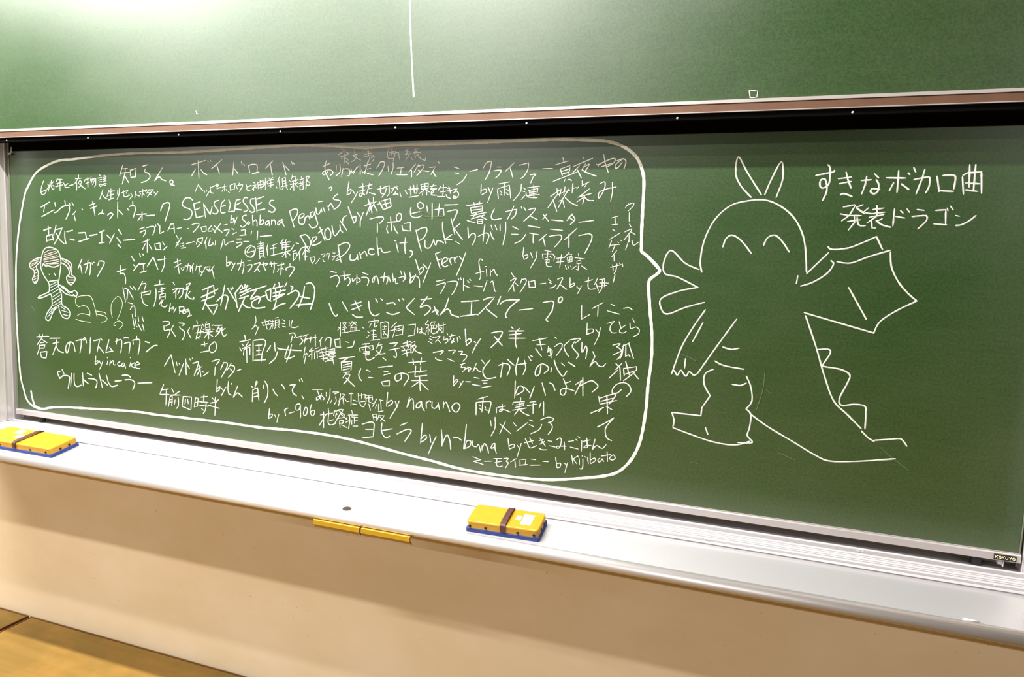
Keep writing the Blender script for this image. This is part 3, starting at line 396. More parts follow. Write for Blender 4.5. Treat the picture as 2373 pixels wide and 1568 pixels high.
chalk_lettering|7.1|-1346,1604 -1322,1600;~-1346,1583 -1322,1591 -1311,1582 -1311,1569 -1321,1552;-1306,1589 -1267,1595;-1293,1608 -1290,1579;~-1290,1576 -1275,1586 -1267,1577 -1269,1566 -1277,1557;~-1259,1584 -1256,1573 -1244,1585 -1231,1583 -1228,1575 -1238,1570;-1241,1596 -1241,1563;-1218,1604 -1198,1598;~-1223,1588 -1205,1589 -1195,1580 -1200,1562;~-1172,1592 -1175,1577 -1180,1574 -1180,1585 -1167,1595 -1160,1584 -1157,1569;~-1150,1591 -1127,1594 -1122,1586 -1127,1570;-1135,1609 -1139,1576;-1120,1597 -1112,1577;-1105,1606 -1102,1584;~-1102,1580 -1095,1589 -1092,1574 -1084,1574;~-1082,1592 -1065,1597 -1058,1591 -1065,1582;-1076,1616 -1070,1603;-1063,1614 -1055,1593;-1041,1613 -1036,1583;~-1019,1607 -1031,1583 -1040,1578 -1038,1591 -1022,1601 -1007,1593 -1004,1565
chalk_lettering|8.3|~-1350,1494 -1336,1463 -1323,1450 -1315,1457;-1297,1501 -1276,1471;-1263,1492 -1222,1505;-1260,1476 -1221,1492;-1248,1508 -1229,1476;~-1257,1460 -1239,1452 -1216,1454;~-1194,1509 -1190,1480 -1180,1465 -1167,1461 -1152,1469;-1168,1519 -1160,1508;-1148,1520 -1140,1514;~-1125,1504 -1100,1509 -1093,1503;~-1125,1475 -1102,1469 -1075,1478;-1081,1522 -1076,1515;-1066,1524 -1061,1520;-1022,1527 -1051,1497 -1046,1490 -1021,1474;-998,1524 -960,1530;~-974,1536 -1000,1500 -978,1507 -963,1499 -968,1486 -982,1474;~-956,1485 -942,1494 -935,1488 -941,1479;-949,1505 -944,1492 -934,1477;-898,1535 -909,1502 -927,1478;~-925,1480 -904,1498 -892,1493 -887,1482 -861,1475;-853,1525 -793,1532;-817,1527 -818,1487;-854,1478 -796,1488;-777,1535 -758,1543 -739,1546 -755,1526 -794,1486;-766,1507 -730,1483;-719,1549 -729,1523;~-720,1525 -702,1537 -656,1542;~-656,1542 -685,1518 -700,1493 -697,1483;-657,1509 -612,1516;~-579,1537 -553,1543 -544,1539;-544,1539 -549,1513 -568,1484 -561,1480;~-531,1542 -529,1553 -521,1557 -518,1549 -524,1540 -531,1542
chalk_lettering|6.2|-457,1535 -455,1493 -430,1509;-391,1547 -424,1527;-406,1536 -406,1505;-368,1544 -356,1539;-378,1523 -340,1515;~-329,1533 -314,1536 -303,1530
chalk_credit_lettering|6.0|-437,1483 -436,1448;~-436,1463 -419,1465 -418,1456 -436,1448;-410,1465 -398,1453;-395,1471 -400,1444 -412,1417;-376,1485 -355,1493;~-355,1493 -365,1479 -366,1466 -359,1458 -346,1459;-340,1493 -334,1474;~-320,1484 -336,1470 -336,1461 -325,1460 -317,1465;-300,1504 -295,1494;~-308,1491 -304,1474 -290,1480 -279,1472 -282,1459 -295,1451
chalk_lettering|9.0|-2502,1609 -2525,1569;-2510,1582 -2504,1551;~-2492,1586 -2460,1595 -2457,1579 -2462,1547;-2470,1605 -2475,1578 -2486,1554;-2449,1595 -2446,1590;-2439,1598 -2435,1596;-2411,1602 -2418,1586;~-2407,1604 -2386,1602 -2387,1589 -2423,1541
chalk_lettering|8.6|-2243,1628 -2227,1608;-2234,1595 -2224,1588;-2203,1603 -2234,1572;-2202,1639 -2196,1626;-2189,1639 -2183,1634;-2203,1598 -2174,1602;-2184,1599 -2181,1569;-2201,1566 -2168,1574;-2164,1592 -2134,1628 -2112,1582;-2111,1617 -2073,1623;-2079,1633 -2079,1600 -2093,1575
chalk_lettering|7.6|-2319,1564 -2271,1578;-2301,1590 -2302,1559;~-2305,1556 -2285,1560 -2275,1542 -2276,1519;-2290,1505 -2278,1449;~-2283,1503 -2266,1496 -2271,1457;-2263,1499 -2237,1462;-2253,1510 -2239,1498;-2236,1510 -2223,1498;-2264,1447 -2241,1443;~-2255,1419 -2244,1433 -2231,1431 -2229,1395;-2245,1402 -2236,1356;-2232,1387 -2226,1362;-2215,1396 -2212,1375;-2195,1397 -2189,1379;-2216,1367 -2200,1343;-2193,1366 -2186,1341;-2237,1348 -2233,1346;-2223,1357 -2220,1354
chalk_lettering|7.7|-2189,1533 -2213,1496;~-2192,1523 -2172,1524 -2183,1498;-2203,1486 -2150,1499 -2153,1486 -2186,1480;-2193,1492 -2197,1469;~-2193,1469 -2187,1449 -2168,1440;-2103,1542 -2104,1524;-2130,1520 -2081,1528;~-2123,1508 -2124,1473 -2135,1439;-2104,1506 -2075,1513;-2094,1514 -2094,1492;-2111,1496 -2085,1502;-2104,1486 -2105,1469;-2104,1486 -2078,1493 -2079,1470;-2105,1476 -2079,1480;-2095,1466 -2108,1448;~-2088,1467 -2099,1446 -2079,1440 -2069,1450;-2053,1456 -2060,1423;~-2057,1433 -2044,1439 -2047,1429;-2041,1444 -2038,1434;-2025,1440 -2038,1422;-2039,1535 -2032,1527;-2042,1507 -2013,1516 -2039,1495;-2026,1503 -2027,1475;-2017,1511 -1991,1517;~-1991,1517 -1995,1492 -2011,1476;-2004,1514 -2017,1491;~-1975,1530 -1957,1536 -1969,1520;-1972,1528 -1976,1510;-1985,1510 -1966,1516;~-1969,1513 -1976,1495 -1979,1478;-1957,1506 -1966,1496;~-1973,1495 -1964,1481 -1942,1477 -1942,1485;-2011,1446 -2009,1419;~-2008,1444 -1989,1445 -1993,1429 -2009,1429;~-1996,1427 -1983,1433 -1986,1437 -1996,1429 -1990,1420 -1980,1423;~-1967,1438 -1980,1433 -1974,1426 -1964,1436;-1964,1436 -1961,1419 -1971,1408 -1952,1417
chalk_lettering|7.1|-2034,1609 -2002,1620;-2031,1592 -1999,1608;-2018,1625 -2009,1571;-2000,1591 -1997,1586;-1990,1594 -1984,1594 -1993,1581;-1981,1599 -1956,1602 -1956,1578;-1965,1609 -1972,1580;-1940,1610 -1956,1585;-1946,1598 -1944,1573;-1924,1608 -1931,1586;-1928,1598 -1903,1602;-1912,1599 -1916,1572;-1906,1582 -1903,1577;-1894,1585 -1907,1565;-1885,1600 -1894,1583;-1885,1598 -1863,1601 -1870,1584;-1882,1593 -1866,1584;-1845,1606 -1863,1584;-1854,1591 -1845,1558
chalk_credit_lettering|7.8|-1788,1642 -1788,1606;~-1788,1616 -1773,1621 -1776,1611 -1788,1606;-1767,1621 -1758,1612;-1749,1619 -1758,1605 -1767,1590;-1740,1615 -1711,1623 -1711,1604 -1717,1582;-1720,1632 -1726,1608 -1735,1593;-1694,1628 -1679,1629;~-1696,1612 -1676,1615 -1679,1603 -1694,1588;~-1665,1617 -1639,1623 -1650,1606 -1665,1589;-1653,1604 -1642,1590;~-1636,1616 -1607,1622 -1616,1614;-1627,1626 -1622,1607 -1616,1596;-1599,1620 -1568,1623;-1593,1627 -1590,1611;-1579,1627 -1579,1606 -1582,1590;-1565,1616 -1537,1622;-1548,1626 -1551,1584;-1559,1605 -1565,1595;-1545,1608 -1540,1603;-1540,1626 -1537,1622;-1512,1625 -1512,1614;-1531,1606 -1528,1601;~-1531,1606 -1515,1613 -1495,1612 -1498,1600 -1514,1579
chalk_lettering|7.0|~-1685,1683 -1702,1671 -1705,1654 -1691,1643 -1673,1643 -1662,1660 -1662,1676 -1679,1683 -1685,1683;-1682,1678 -1699,1659;-1696,1657 -1670,1664;-1667,1667 -1665,1653 -1682,1641;-1650,1689 -1624,1694;-1639,1698 -1636,1677;-1650,1681 -1624,1687;-1653,1674 -1622,1680;-1644,1672 -1642,1646;-1644,1672 -1624,1675 -1624,1649;-1642,1663 -1624,1666;-1642,1656 -1624,1656;-1642,1646 -1624,1649;-1639,1642 -1642,1637;-1624,1645 -1619,1643;-1605,1692 -1613,1671;-1610,1678 -1607,1650;-1568,1693 -1588,1685;-1596,1674 -1571,1679;-1582,1688 -1582,1651;-1593,1650 -1554,1659;-1540,1710 -1554,1693;-1546,1698 -1545,1673;-1529,1708 -1532,1698;-1543,1696 -1512,1701;-1543,1689 -1515,1692;-1545,1680 -1512,1685;-1529,1696 -1529,1673;-1554,1659 -1509,1671;-1532,1675 -1529,1645;-1531,1664 -1545,1647;-1526,1664 -1512,1655;-1496,1690 -1509,1671;-1487,1697 -1476,1695;-1501,1667 -1487,1672;-1498,1662 -1498,1635;-1498,1660 -1484,1663 -1487,1644;-1498,1637 -1487,1644;-1465,1680 -1482,1654;-1474,1666 -1471,1636;-1463,1682 -1436,1687;-1449,1689 -1449,1639;-1452,1673 -1460,1657;-1446,1673 -1433,1667;-1454,1650 -1441,1653
chalk_credit_lettering|5.7|-1430,1651 -1420,1627;~-1424,1648 -1411,1651 -1411,1638 -1420,1630;-1389,1647 -1405,1628;~-1383,1660 -1368,1663 -1377,1650;~-1377,1645 -1374,1637 -1368,1637;-1359,1666 -1362,1656;-1362,1661 -1350,1666 -1355,1643;-1337,1667 -1328,1667;~-1340,1654 -1328,1657 -1337,1643;-1325,1657 -1313,1662;-1322,1646 -1313,1655;-1325,1641 -1304,1647
chalk_lettering|9.9|-1898,1514 -1849,1533 -1843,1502;-1907,1486 -1828,1520;-1905,1472 -1846,1494;-1873,1520 -1880,1485 -1899,1440;-1886,1465 -1856,1430;~-1883,1456 -1849,1460 -1831,1463 -1837,1446 -1850,1425;~-1834,1475 -1801,1499 -1783,1493 -1786,1475 -1795,1446;-1797,1536 -1807,1496 -1816,1462;-1785,1526 -1747,1478;-1771,1527 -1765,1520;-1762,1530 -1759,1525;-1723,1539 -1753,1506;-1750,1511 -1741,1456;-1720,1539 -1714,1527;-1705,1544 -1711,1527;-1726,1522 -1691,1538;-1732,1510 -1682,1529;-1726,1500 -1688,1519;-1732,1490 -1691,1502;-1706,1497 -1735,1444;~-1717,1472 -1700,1461 -1682,1459;-1697,1540 -1706,1518;-1685,1519 -1613,1542;~-1656,1525 -1682,1491 -1656,1501 -1639,1498 -1647,1478;~-1616,1508 -1671,1484 -1674,1465 -1653,1459 -1619,1465;-1616,1522 -1607,1494;-1616,1522 -1593,1533 -1596,1490;-1607,1494 -1593,1488;-1576,1550 -1584,1533;-1559,1556 -1556,1542;-1525,1557 -1534,1543;-1584,1533 -1539,1545;-1584,1517 -1531,1531;-1584,1505 -1534,1517;-1581,1493 -1536,1515;-1573,1532 -1570,1489 -1581,1460;-1551,1533 -1562,1501;~-1584,1458 -1556,1476 -1531,1484;~-1509,1546 -1500,1542 -1506,1532;~-1522,1515 -1489,1531 -1473,1520 -1483,1499 -1511,1467;-1451,1547 -1456,1516 -1475,1473;~-1445,1556 -1426,1561 -1410,1542 -1412,1509 -1426,1467;-1467,1511 -1429,1506;-1486,1480 -1420,1488
chalk_lettering|7.9|~-2093,1383 -2064,1385 -2058,1377 -2077,1368;~-2087,1368 -2084,1350 -2062,1354 -2058,1344 -2072,1323;-2039,1374 -2052,1355 -2030,1329;~-2013,1383 -1988,1382 -1997,1374;~-2010,1370 -2007,1363 -1988,1352 -1988,1336 -1998,1318;-1962,1368 -1972,1353 -1957,1329;-1928,1398 -1925,1386;-1947,1362 -1944,1375 -1903,1382 -1906,1370;-1919,1374 -1932,1328;-1934,1350 -1897,1358;-1909,1364 -1913,1339 -1932,1328;-1931,1338 -1919,1329;-1881,1396 -1887,1386;-1887,1383 -1885,1361;-1887,1383 -1869,1389 -1866,1365;-1884,1374 -1869,1377;-1885,1364 -1866,1367;-1900,1385 -1894,1378;-1897,1365 -1891,1368;-1857,1383 -1850,1386;-1857,1370 -1848,1369;-1900,1353 -1854,1361;-1875,1364 -1873,1332;-1878,1352 -1894,1333;-1872,1352 -1854,1343;-1844,1384 -1808,1388;-1823,1385 -1839,1359;-1829,1375 -1817,1375 -1823,1360 -1842,1344;-1832,1365 -1826,1360;~-1811,1381 -1811,1359 -1802,1347 -1790,1355;-1796,1377 -1808,1369
chalk_lettering|7.9|-1907,1307 -1879,1314;-1894,1321 -1891,1303;-1910,1279 -1873,1287;~-1848,1321 -1867,1308 -1870,1290 -1858,1281 -1842,1290 -1836,1307 -1842,1322 -1851,1321
chalk_lettering|9.2|-2771,1277 -2699,1284;-2755,1289 -2748,1275;-2733,1290 -2741,1273;-2737,1276 -2769,1243;-2737,1268 -2711,1256;-2749,1253 -2726,1258;-2750,1242 -2723,1247 -2728,1233 -2751,1231;-2754,1245 -2758,1225 -2771,1201;-2751,1214 -2745,1192;-2751,1214 -2713,1220 -2718,1195;-2745,1192 -2718,1192;-2695,1276 -2635,1281;-2677,1256 -2643,1264;-2654,1274 -2659,1249 -2680,1209;~-2659,1246 -2645,1228 -2619,1222;~-2580,1271 -2593,1229 -2604,1226 -2603,1250 -2584,1268 -2562,1264 -2553,1232;-2547,1276 -2518,1284;~-2518,1284 -2519,1262 -2527,1229;~-2507,1287 -2500,1293 -2496,1288 -2504,1282 -2511,1284;-2493,1288 -2490,1272;-2467,1295 -2473,1230;-2450,1283 -2418,1291 -2434,1239;-2422,1261 -2398,1239;-2414,1296 -2404,1289;-2368,1294 -2388,1240 -2352,1250;-2366,1263 -2349,1248;-2327,1300 -2331,1278;~-2334,1289 -2303,1296 -2308,1246;~-2292,1305 -2278,1308 -2265,1307;~-2289,1284 -2265,1291 -2259,1284 -2266,1246;-2224,1318 -2224,1302;-2245,1300 -2242,1285;~-2245,1300 -2211,1305 -2211,1277 -2219,1245;-2181,1300 -2161,1296;~-2178,1259 -2141,1285 -2121,1289
chalk_credit_lettering|8.2|-2441,1222 -2446,1189;~-2446,1198 -2431,1204 -2431,1196 -2446,1187;-2424,1205 -2417,1194;-2403,1206 -2414,1184 -2422,1170;-2381,1222 -2378,1219;-2378,1208 -2382,1192;-2364,1210 -2368,1191;~-2364,1199 -2350,1211 -2347,1195 -2337,1196;~-2312,1211 -2326,1202 -2319,1192 -2306,1196;~-2295,1207 -2305,1198 -2299,1191 -2288,1200;-2291,1205 -2285,1187;-2260,1231 -2257,1229;-2257,1213 -2264,1194;~-2237,1212 -2254,1203 -2247,1193 -2234,1194;~-2234,1202 -2213,1209 -2223,1216 -2237,1204 -2230,1192 -2210,1191
chalk_lettering|10.0|-2630,1152 -2619,1134;~-2641,1143 -2656,1136 -2643,1112;~-2642,1115 -2619,1128 -2590,1125 -2591,1106 -2599,1075;-2578,1140 -2584,1087;~-2563,1141 -2562,1098 -2547,1088 -2525,1096;-2516,1148 -2514,1094;-2513,1121 -2485,1105;-2490,1148 -2466,1142;~-2484,1127 -2452,1127 -2438,1117 -2446,1092;-2426,1153 -2416,1117 -2410,1096;-2413,1128 -2381,1109;-2387,1149 -2377,1120;~-2377,1120 -2360,1106 -2329,1114;-2342,1129 -2307,1135;~-2303,1156 -2276,1159 -2259,1152;~-2290,1139 -2256,1142 -2239,1130 -2250,1103;-2222,1132 -2151,1141
chalk_lettering|8.3|-2087,1212 -2054,1258 -2035,1190;-2028,1232 -2025,1219;-2015,1228 -2012,1223;-1993,1230 -2016,1182;-1983,1248 -1981,1187;-1980,1233 -1965,1212;-1964,1250 -1961,1245;-1951,1253 -1948,1251;~-1949,1233 -1923,1241 -1927,1223 -1943,1188;-1933,1209 -1908,1224;-1917,1228 -1911,1186;-1914,1214 -1930,1189;-1905,1207 -1896,1203;-1874,1207 -1899,1190;~-1858,1248 -1830,1258 -1824,1254 -1837,1238;-1843,1230 -1846,1197;-1803,1250 -1818,1222;~-1803,1248 -1788,1247 -1791,1229 -1815,1192;-1770,1248 -1788,1222;~-1770,1241 -1755,1237 -1758,1220 -1782,1195;-1776,1228 -1758,1215;-1743,1223 -1725,1230
chalk_credit_lettering|8.2|-1834,1183 -1837,1135;~-1837,1145 -1822,1156 -1825,1144 -1837,1135;-1816,1152 -1807,1143;-1794,1157 -1804,1141 -1816,1122;~-1782,1180 -1785,1155 -1782,1135 -1770,1129;-1770,1174 -1767,1169;-1740,1167 -1761,1122;~-1761,1122 -1743,1139 -1734,1137 -1719,1127
chalk_lettering|8.5|-2092,1139 -2112,1100;-2099,1117 -2069,1123;-2109,1098 -2066,1102;-2079,1119 -2083,1059;-2053,1127 -2043,1112;-2014,1120 -2037,1105;-2056,1101 -2011,1105;-2060,1098 -2070,1055;-2060,1095 -2050,1099 -2054,1059;-2060,1082 -2050,1086;-2060,1072 -2050,1075;-2037,1084 -2041,1066;~-2021,1094 -2021,1063 -2031,1051;-1998,1099 -2002,1062;-1998,1101 -1957,1103 -1960,1056;-1986,1092 -1989,1071;-1976,1093 -1973,1076;-2002,1062 -1964,1053;-1938,1102 -1944,1066;-1938,1102 -1925,1101 -1929,1070;-1941,1084 -1928,1085;-1944,1068 -1929,1070;-1912,1107 -1881,1113;-1897,1119 -1900,1093;-1919,1089 -1878,1090;-1922,1076 -1878,1075;~-1887,1089 -1891,1061 -1901,1045;-1910,1064 -1900,1058;-1859,1110 -1847,1101;-1828,1106 -1844,1096;-1866,1089 -1835,1097;-1878,1080 -1826,1073;-1844,1114 -1844,1079 -1847,1043
chalk_lettering|8.6|-1657,1192 -1663,1167;-1680,1172 -1671,1166;-1651,1190 -1657,1179;-1672,1161 -1675,1114;-1672,1158 -1651,1168 -1645,1122;-1672,1144 -1648,1151;-1672,1131 -1645,1139;-1625,1180 -1625,1168;~-1619,1195 -1607,1177 -1607,1143 -1622,1114;-1584,1169 -1575,1155 -1564,1147;~-1547,1190 -1538,1183 -1533,1174;~-1510,1191 -1487,1195;~-1487,1195 -1499,1177 -1496,1163 -1482,1155;-1471,1214 -1468,1209;-1462,1219 -1457,1210;-1459,1157 -1451,1146
chalk_credit_lettering|7.5|-1599,1095 -1602,1059;~-1602,1073 -1586,1077 -1589,1066 -1602,1059;-1576,1075 -1570,1065;-1557,1080 -1563,1063 -1566,1049;-1534,1099 -1528,1078;~-1531,1091 -1528,1102 -1518,1106;-1512,1088 -1490,1096;~-1465,1123 -1471,1127 -1483,1121 -1483,1104 -1471,1106 -1465,1123;-1465,1125 -1464,1077;~-1446,1114 -1452,1097 -1449,1087 -1439,1093 -1436,1112 -1443,1117 -1446,1114;~-1418,1130 -1424,1108 -1417,1090 -1408,1094 -1405,1107 -1414,1109 -1424,1100
chalk_credit_lettering|6.4|~-1661,1431 -1658,1412 -1668,1390 -1678,1381;~-1674,1384 -1658,1396 -1652,1388;-1645,1394 -1661,1361;-1632,1409 -1603,1416;-1619,1420 -1609,1386;-1632,1409 -1625,1398;-1625,1398 -1603,1405;-1603,1416 -1603,1405;-1600,1419 -1593,1416;-1600,1405 -1596,1403;-1593,1392 -1600,1386;-1587,1422 -1587,1390;-1593,1414 -1580,1417;-1593,1406 -1580,1409;-1587,1406 -1593,1395;-1583,1404 -1580,1398;-1574,1428 -1561,1432;-1574,1420 -1574,1399;-1574,1420 -1558,1424 -1558,1403;-1574,1412 -1561,1416;-1574,1402 -1558,1405;-1571,1396 -1577,1391;-1561,1400 -1555,1395;-1542,1425 -1533,1420;-1545,1411 -1533,1410;-1542,1401 -1529,1399;-1514,1424 -1514,1403;~-1501,1425 -1507,1403 -1492,1399 -1476,1405
chalk_lettering|8.3|-1708,1357 -1704,1339;-1731,1331 -1681,1343;-1721,1324 -1711,1316;-1691,1334 -1701,1320;-1718,1307 -1681,1324;-1731,1309 -1724,1299;-1711,1305 -1715,1283;-1711,1305 -1685,1315 -1685,1288;-1701,1325 -1698,1257;-1671,1338 -1671,1264;~-1668,1341 -1625,1347 -1616,1334 -1629,1301 -1635,1267;-1658,1323 -1632,1327;-1645,1321 -1645,1288;-1655,1304 -1635,1308;-1658,1287 -1632,1295;-1665,1268 -1616,1274;-1577,1340 -1574,1310;-1593,1328 -1609,1305;~-1564,1308 -1574,1283 -1599,1262;~-1564,1322 -1548,1318 -1463,1319;~-1516,1333 -1532,1289 -1513,1288 -1491,1298;-1504,1337 -1513,1301 -1526,1274
chalk_lettering|7.2|~-1513,1376 -1495,1380 -1488,1370 -1494,1362;-1501,1369 -1507,1345;-1482,1365 -1460,1372;~-1466,1364 -1457,1354 -1469,1339;-1454,1372 -1435,1379;-1457,1356 -1429,1366;-1442,1376 -1451,1346;-1429,1364 -1401,1371;-1423,1372 -1426,1351;-1405,1381 -1404,1339;-1377,1372 -1389,1356;-1383,1362 -1383,1341;-1359,1371 -1365,1360;~-1359,1371 -1341,1372 -1343,1341;-1326,1368 -1322,1343;-1326,1368 -1305,1372 -1304,1344;-1322,1343 -1301,1344;-1281,1364 -1269,1362;~-1248,1369 -1254,1350 -1275,1344
chalk_credit_lettering|6.5|-1447,1333 -1453,1295;~-1450,1304 -1441,1312 -1438,1305;-1444,1302 -1450,1274;-1416,1333 -1429,1321;-1429,1319 -1407,1326;-1419,1325 -1419,1290;-1422,1311 -1432,1300;-1404,1331 -1392,1335;-1407,1320 -1407,1294;-1407,1318 -1386,1325;-1398,1326 -1395,1298;-1389,1327 -1352,1338;-1380,1336 -1380,1325;-1362,1340 -1361,1329;-1386,1317 -1352,1325;-1377,1323 -1373,1310;-1361,1326 -1361,1313;-1389,1303 -1346,1315;-1370,1313 -1370,1292;-1382,1296 -1352,1301;-1352,1330 -1325,1337 -1325,1324 -1349,1320;-1352,1325 -1325,1329;-1358,1314 -1322,1322;-1352,1309 -1328,1316;-1361,1303 -1322,1311;-1352,1296 -1328,1306;-1364,1287 -1340,1302 -1334,1302 -1328,1282;-1358,1290 -1331,1297
chalk_lettering|6.1|-1312,1413 -1306,1409;-1314,1402 -1309,1407;-1304,1430 -1303,1382;-1296,1428 -1280,1431 -1293,1412;-1293,1426 -1280,1413;-1296,1405 -1280,1409;-1288,1413 -1288,1397;-1296,1394 -1272,1398;-1270,1432 -1264,1428;-1270,1421 -1262,1423;-1257,1437 -1262,1426;-1257,1431 -1239,1436 -1246,1427;-1251,1429 -1262,1417;-1249,1429 -1238,1423;-1262,1414 -1261,1403;-1262,1414 -1241,1418 -1241,1407;-1254,1415 -1254,1403;-1246,1415 -1246,1404;-1269,1400 -1228,1407;-1218,1419 -1210,1415;-1172,1452 -1172,1445;-1195,1435 -1192,1439 -1154,1446 -1157,1437;-1182,1435 -1189,1421;~-1169,1438 -1169,1423 -1159,1428;-1197,1407 -1189,1401;-1199,1384 -1189,1394;-1184,1408 -1164,1412;-1181,1395 -1163,1398;-1174,1413 -1173,1377;-1178,1388 -1161,1392;-1186,1376 -1148,1381;-1146,1440 -1143,1386;~-1144,1438 -1126,1443 -1116,1435 -1118,1388;-1140,1386 -1118,1388;-1139,1425 -1124,1428;-1131,1432 -1131,1418;-1138,1416 -1123,1419;-1136,1409 -1126,1412;-1131,1409 -1135,1398;-1131,1405 -1120,1397;-1086,1444 -1106,1425;-1111,1413 -1074,1424;-1091,1430 -1093,1412 -1100,1391;-1089,1428 -1061,1436 -1063,1403;-1086,1415 -1064,1421;-1088,1399 -1063,1405;-1044,1437 -1015,1442 -1019,1408;-1043,1400 -1019,1406;-1007,1431 -1007,1413;-1000,1425 -986,1428;-993,1432 -992,1414;~-992,1414 -1000,1414 -995,1419 -985,1413;-980,1415 -978,1409;~-969,1458 -979,1444 -967,1442 -976,1429;-969,1438 -968,1410;-973,1424 -976,1418;-964,1427 -961,1419;-955,1456 -962,1443;-957,1452 -943,1455 -948,1446;-959,1441 -938,1444 -940,1433;-957,1432 -940,1433;-950,1441 -950,1433;~-957,1439 -956,1419 -947,1415 -935,1423;-933,1451 -931,1445;-935,1440 -919,1445;-924,1439 -937,1418;-933,1436 -918,1424;-921,1443 -907,1448;-915,1454 -914,1420 -921,1421;-921,1437 -919,1432;-961,1406 -949,1402;-963,1397 -951,1393;-966,1388 -953,1382;~-944,1402 -925,1408 -942,1387;-932,1395 -922,1386;-911,1409 -911,1396;~-911,1396 -899,1401 -897,1393 -906,1386;-892,1410 -869,1416;-883,1418 -890,1398;~-876,1405 -878,1392 -885,1389 -880,1396 -871,1392;-864,1408 -861,1393;-857,1413 -852,1405;-900,1419 -897,1414
chalk_lettering|7.4|-1217,1360 -1188,1365;-1201,1364 -1203,1336;-1227,1346 -1224,1335;-1227,1346 -1175,1359 -1173,1346 -1180,1343;-1214,1342 -1208,1341;-1191,1351 -1185,1347;-1211,1334 -1188,1338 -1190,1326 -1206,1323;-1211,1329 -1188,1333;~-1201,1337 -1200,1312 -1187,1308 -1167,1319;-1150,1372 -1160,1351;-1155,1360 -1140,1364;~-1160,1342 -1147,1332 -1127,1336;~-1140,1359 -1147,1338 -1164,1324;-1136,1321 -1124,1313;-1110,1371 -1080,1375 -1094,1361;-1112,1348 -1072,1358;~-1092,1356 -1084,1339 -1086,1325 -1094,1329;-1060,1374 -1033,1383;-1045,1384 -1045,1366;-1067,1363 -1033,1372;-1060,1361 -1054,1355;-1038,1367 -1042,1358;-1064,1349 -1035,1356;-1062,1338 -1035,1347;-1047,1353 -1044,1333;-1030,1379 -1030,1345;-1030,1379 -1016,1384 -1016,1373 -1025,1370;~-1028,1366 -1011,1369 -1025,1346;~-1025,1366 -1010,1351 -991,1346
chalk_lettering|7.8|-1307,1303 -1247,1315;-1273,1308 -1297,1292;-1299,1292 -1296,1262;-1299,1290 -1257,1298 -1259,1268;-1291,1281 -1262,1290;-1291,1274 -1262,1281;-1291,1265 -1265,1272;-1288,1256 -1264,1260;-1275,1259 -1291,1237;~-1280,1250 -1264,1251 -1272,1232 -1288,1216;-1280,1238 -1243,1211;~-1220,1276 -1228,1256 -1225,1243 -1217,1234;-1197,1273 -1184,1269;-1189,1248 -1173,1248;-1151,1286 -1098,1295;-1130,1272 -1115,1275;-1130,1261 -1107,1269;-1140,1237 -1132,1224;-1137,1237 -1109,1244 -1109,1226;-1132,1224 -1109,1226;~-1065,1269 -1064,1255 -1079,1245 -1087,1251 -1085,1265 -1065,1273 -1042,1271 -1037,1258 -1054,1231;-1039,1311 -973,1321;-1022,1326 -1019,1306;-990,1331 -994,1308;-1038,1278 -970,1290;-1011,1302 -1013,1269;-992,1302 -994,1284;-1008,1283 -991,1284;-1013,1266 -969,1275;-1025,1252 -964,1258;-996,1270 -992,1221;-998,1250 -1022,1232;-993,1250 -963,1226
chalk_credit_lettering|7.6|-1114,1203 -1118,1155;~-1118,1164 -1100,1177 -1095,1168 -1112,1155;-1085,1176 -1077,1156;-1070,1178 -1080,1154 -1104,1115;-1031,1195 -1040,1160;~-1037,1165 -1028,1186 -1018,1187 -1015,1154;~-986,1186 -1003,1175 -1005,1162 -993,1165 -986,1184;~-986,1184 -983,1166 -975,1154;-969,1188 -968,1163;~-969,1179 -959,1189 -952,1187;~-947,1188 -947,1170 -935,1167 -925,1181;-926,1188 -920,1164;-906,1192 -906,1170;~-906,1181 -897,1191 -889,1178 -882,1161;~-866,1190 -875,1178 -870,1167 -858,1162 -849,1174 -847,1185 -857,1193 -866,1190
chalk_lettering|6.4|-1415,1184 -1374,1188;~-1396,1186 -1388,1168 -1379,1150;~-1377,1174 -1387,1154 -1398,1148 -1396,1158 -1377,1165 -1366,1156 -1371,1151;-1358,1180 -1358,1166;~-1342,1196 -1344,1163 -1355,1139;~-1331,1183 -1307,1185 -1323,1177;~-1320,1168 -1317,1152 -1325,1139;-1334,1155 -1341,1142;-1299,1181 -1307,1137;-1291,1180 -1281,1179 -1307,1153;-1291,1171 -1286,1143;~-1283,1165 -1275,1156 -1265,1157;-1265,1183 -1249,1186;-1257,1188 -1257,1142;-1249,1163 -1233,1160;-1251,1149 -1236,1149;-1229,1188 -1226,1159 -1215,1144 -1205,1143;-1223,1182 -1200,1187;-1216,1190 -1215,1171;-1205,1188 -1205,1172;-1218,1160 -1202,1163;-1200,1182 -1197,1164;-1200,1184 -1175,1187 -1172,1171;-1187,1186 -1187,1163;-1197,1175 -1174,1180;-1197,1162 -1205,1147;-1184,1163 -1169,1158;~-1187,1156 -1181,1138 -1179,1134;-1156,1177 -1171,1148;-1156,1157 -1161,1143;-1146,1174 -1131,1173;-1141,1172 -1138,1143;-1148,1160 -1148,1137;-1150,1132 -1130,1137;-1171,1119 -1165,1101;-1171,1121 -1155,1123 -1155,1100;-1168,1112 -1155,1113;-1145,1126 -1148,1114 -1155,1100;-1148,1119 -1125,1121 -1140,1101;-1142,1115 -1122,1101
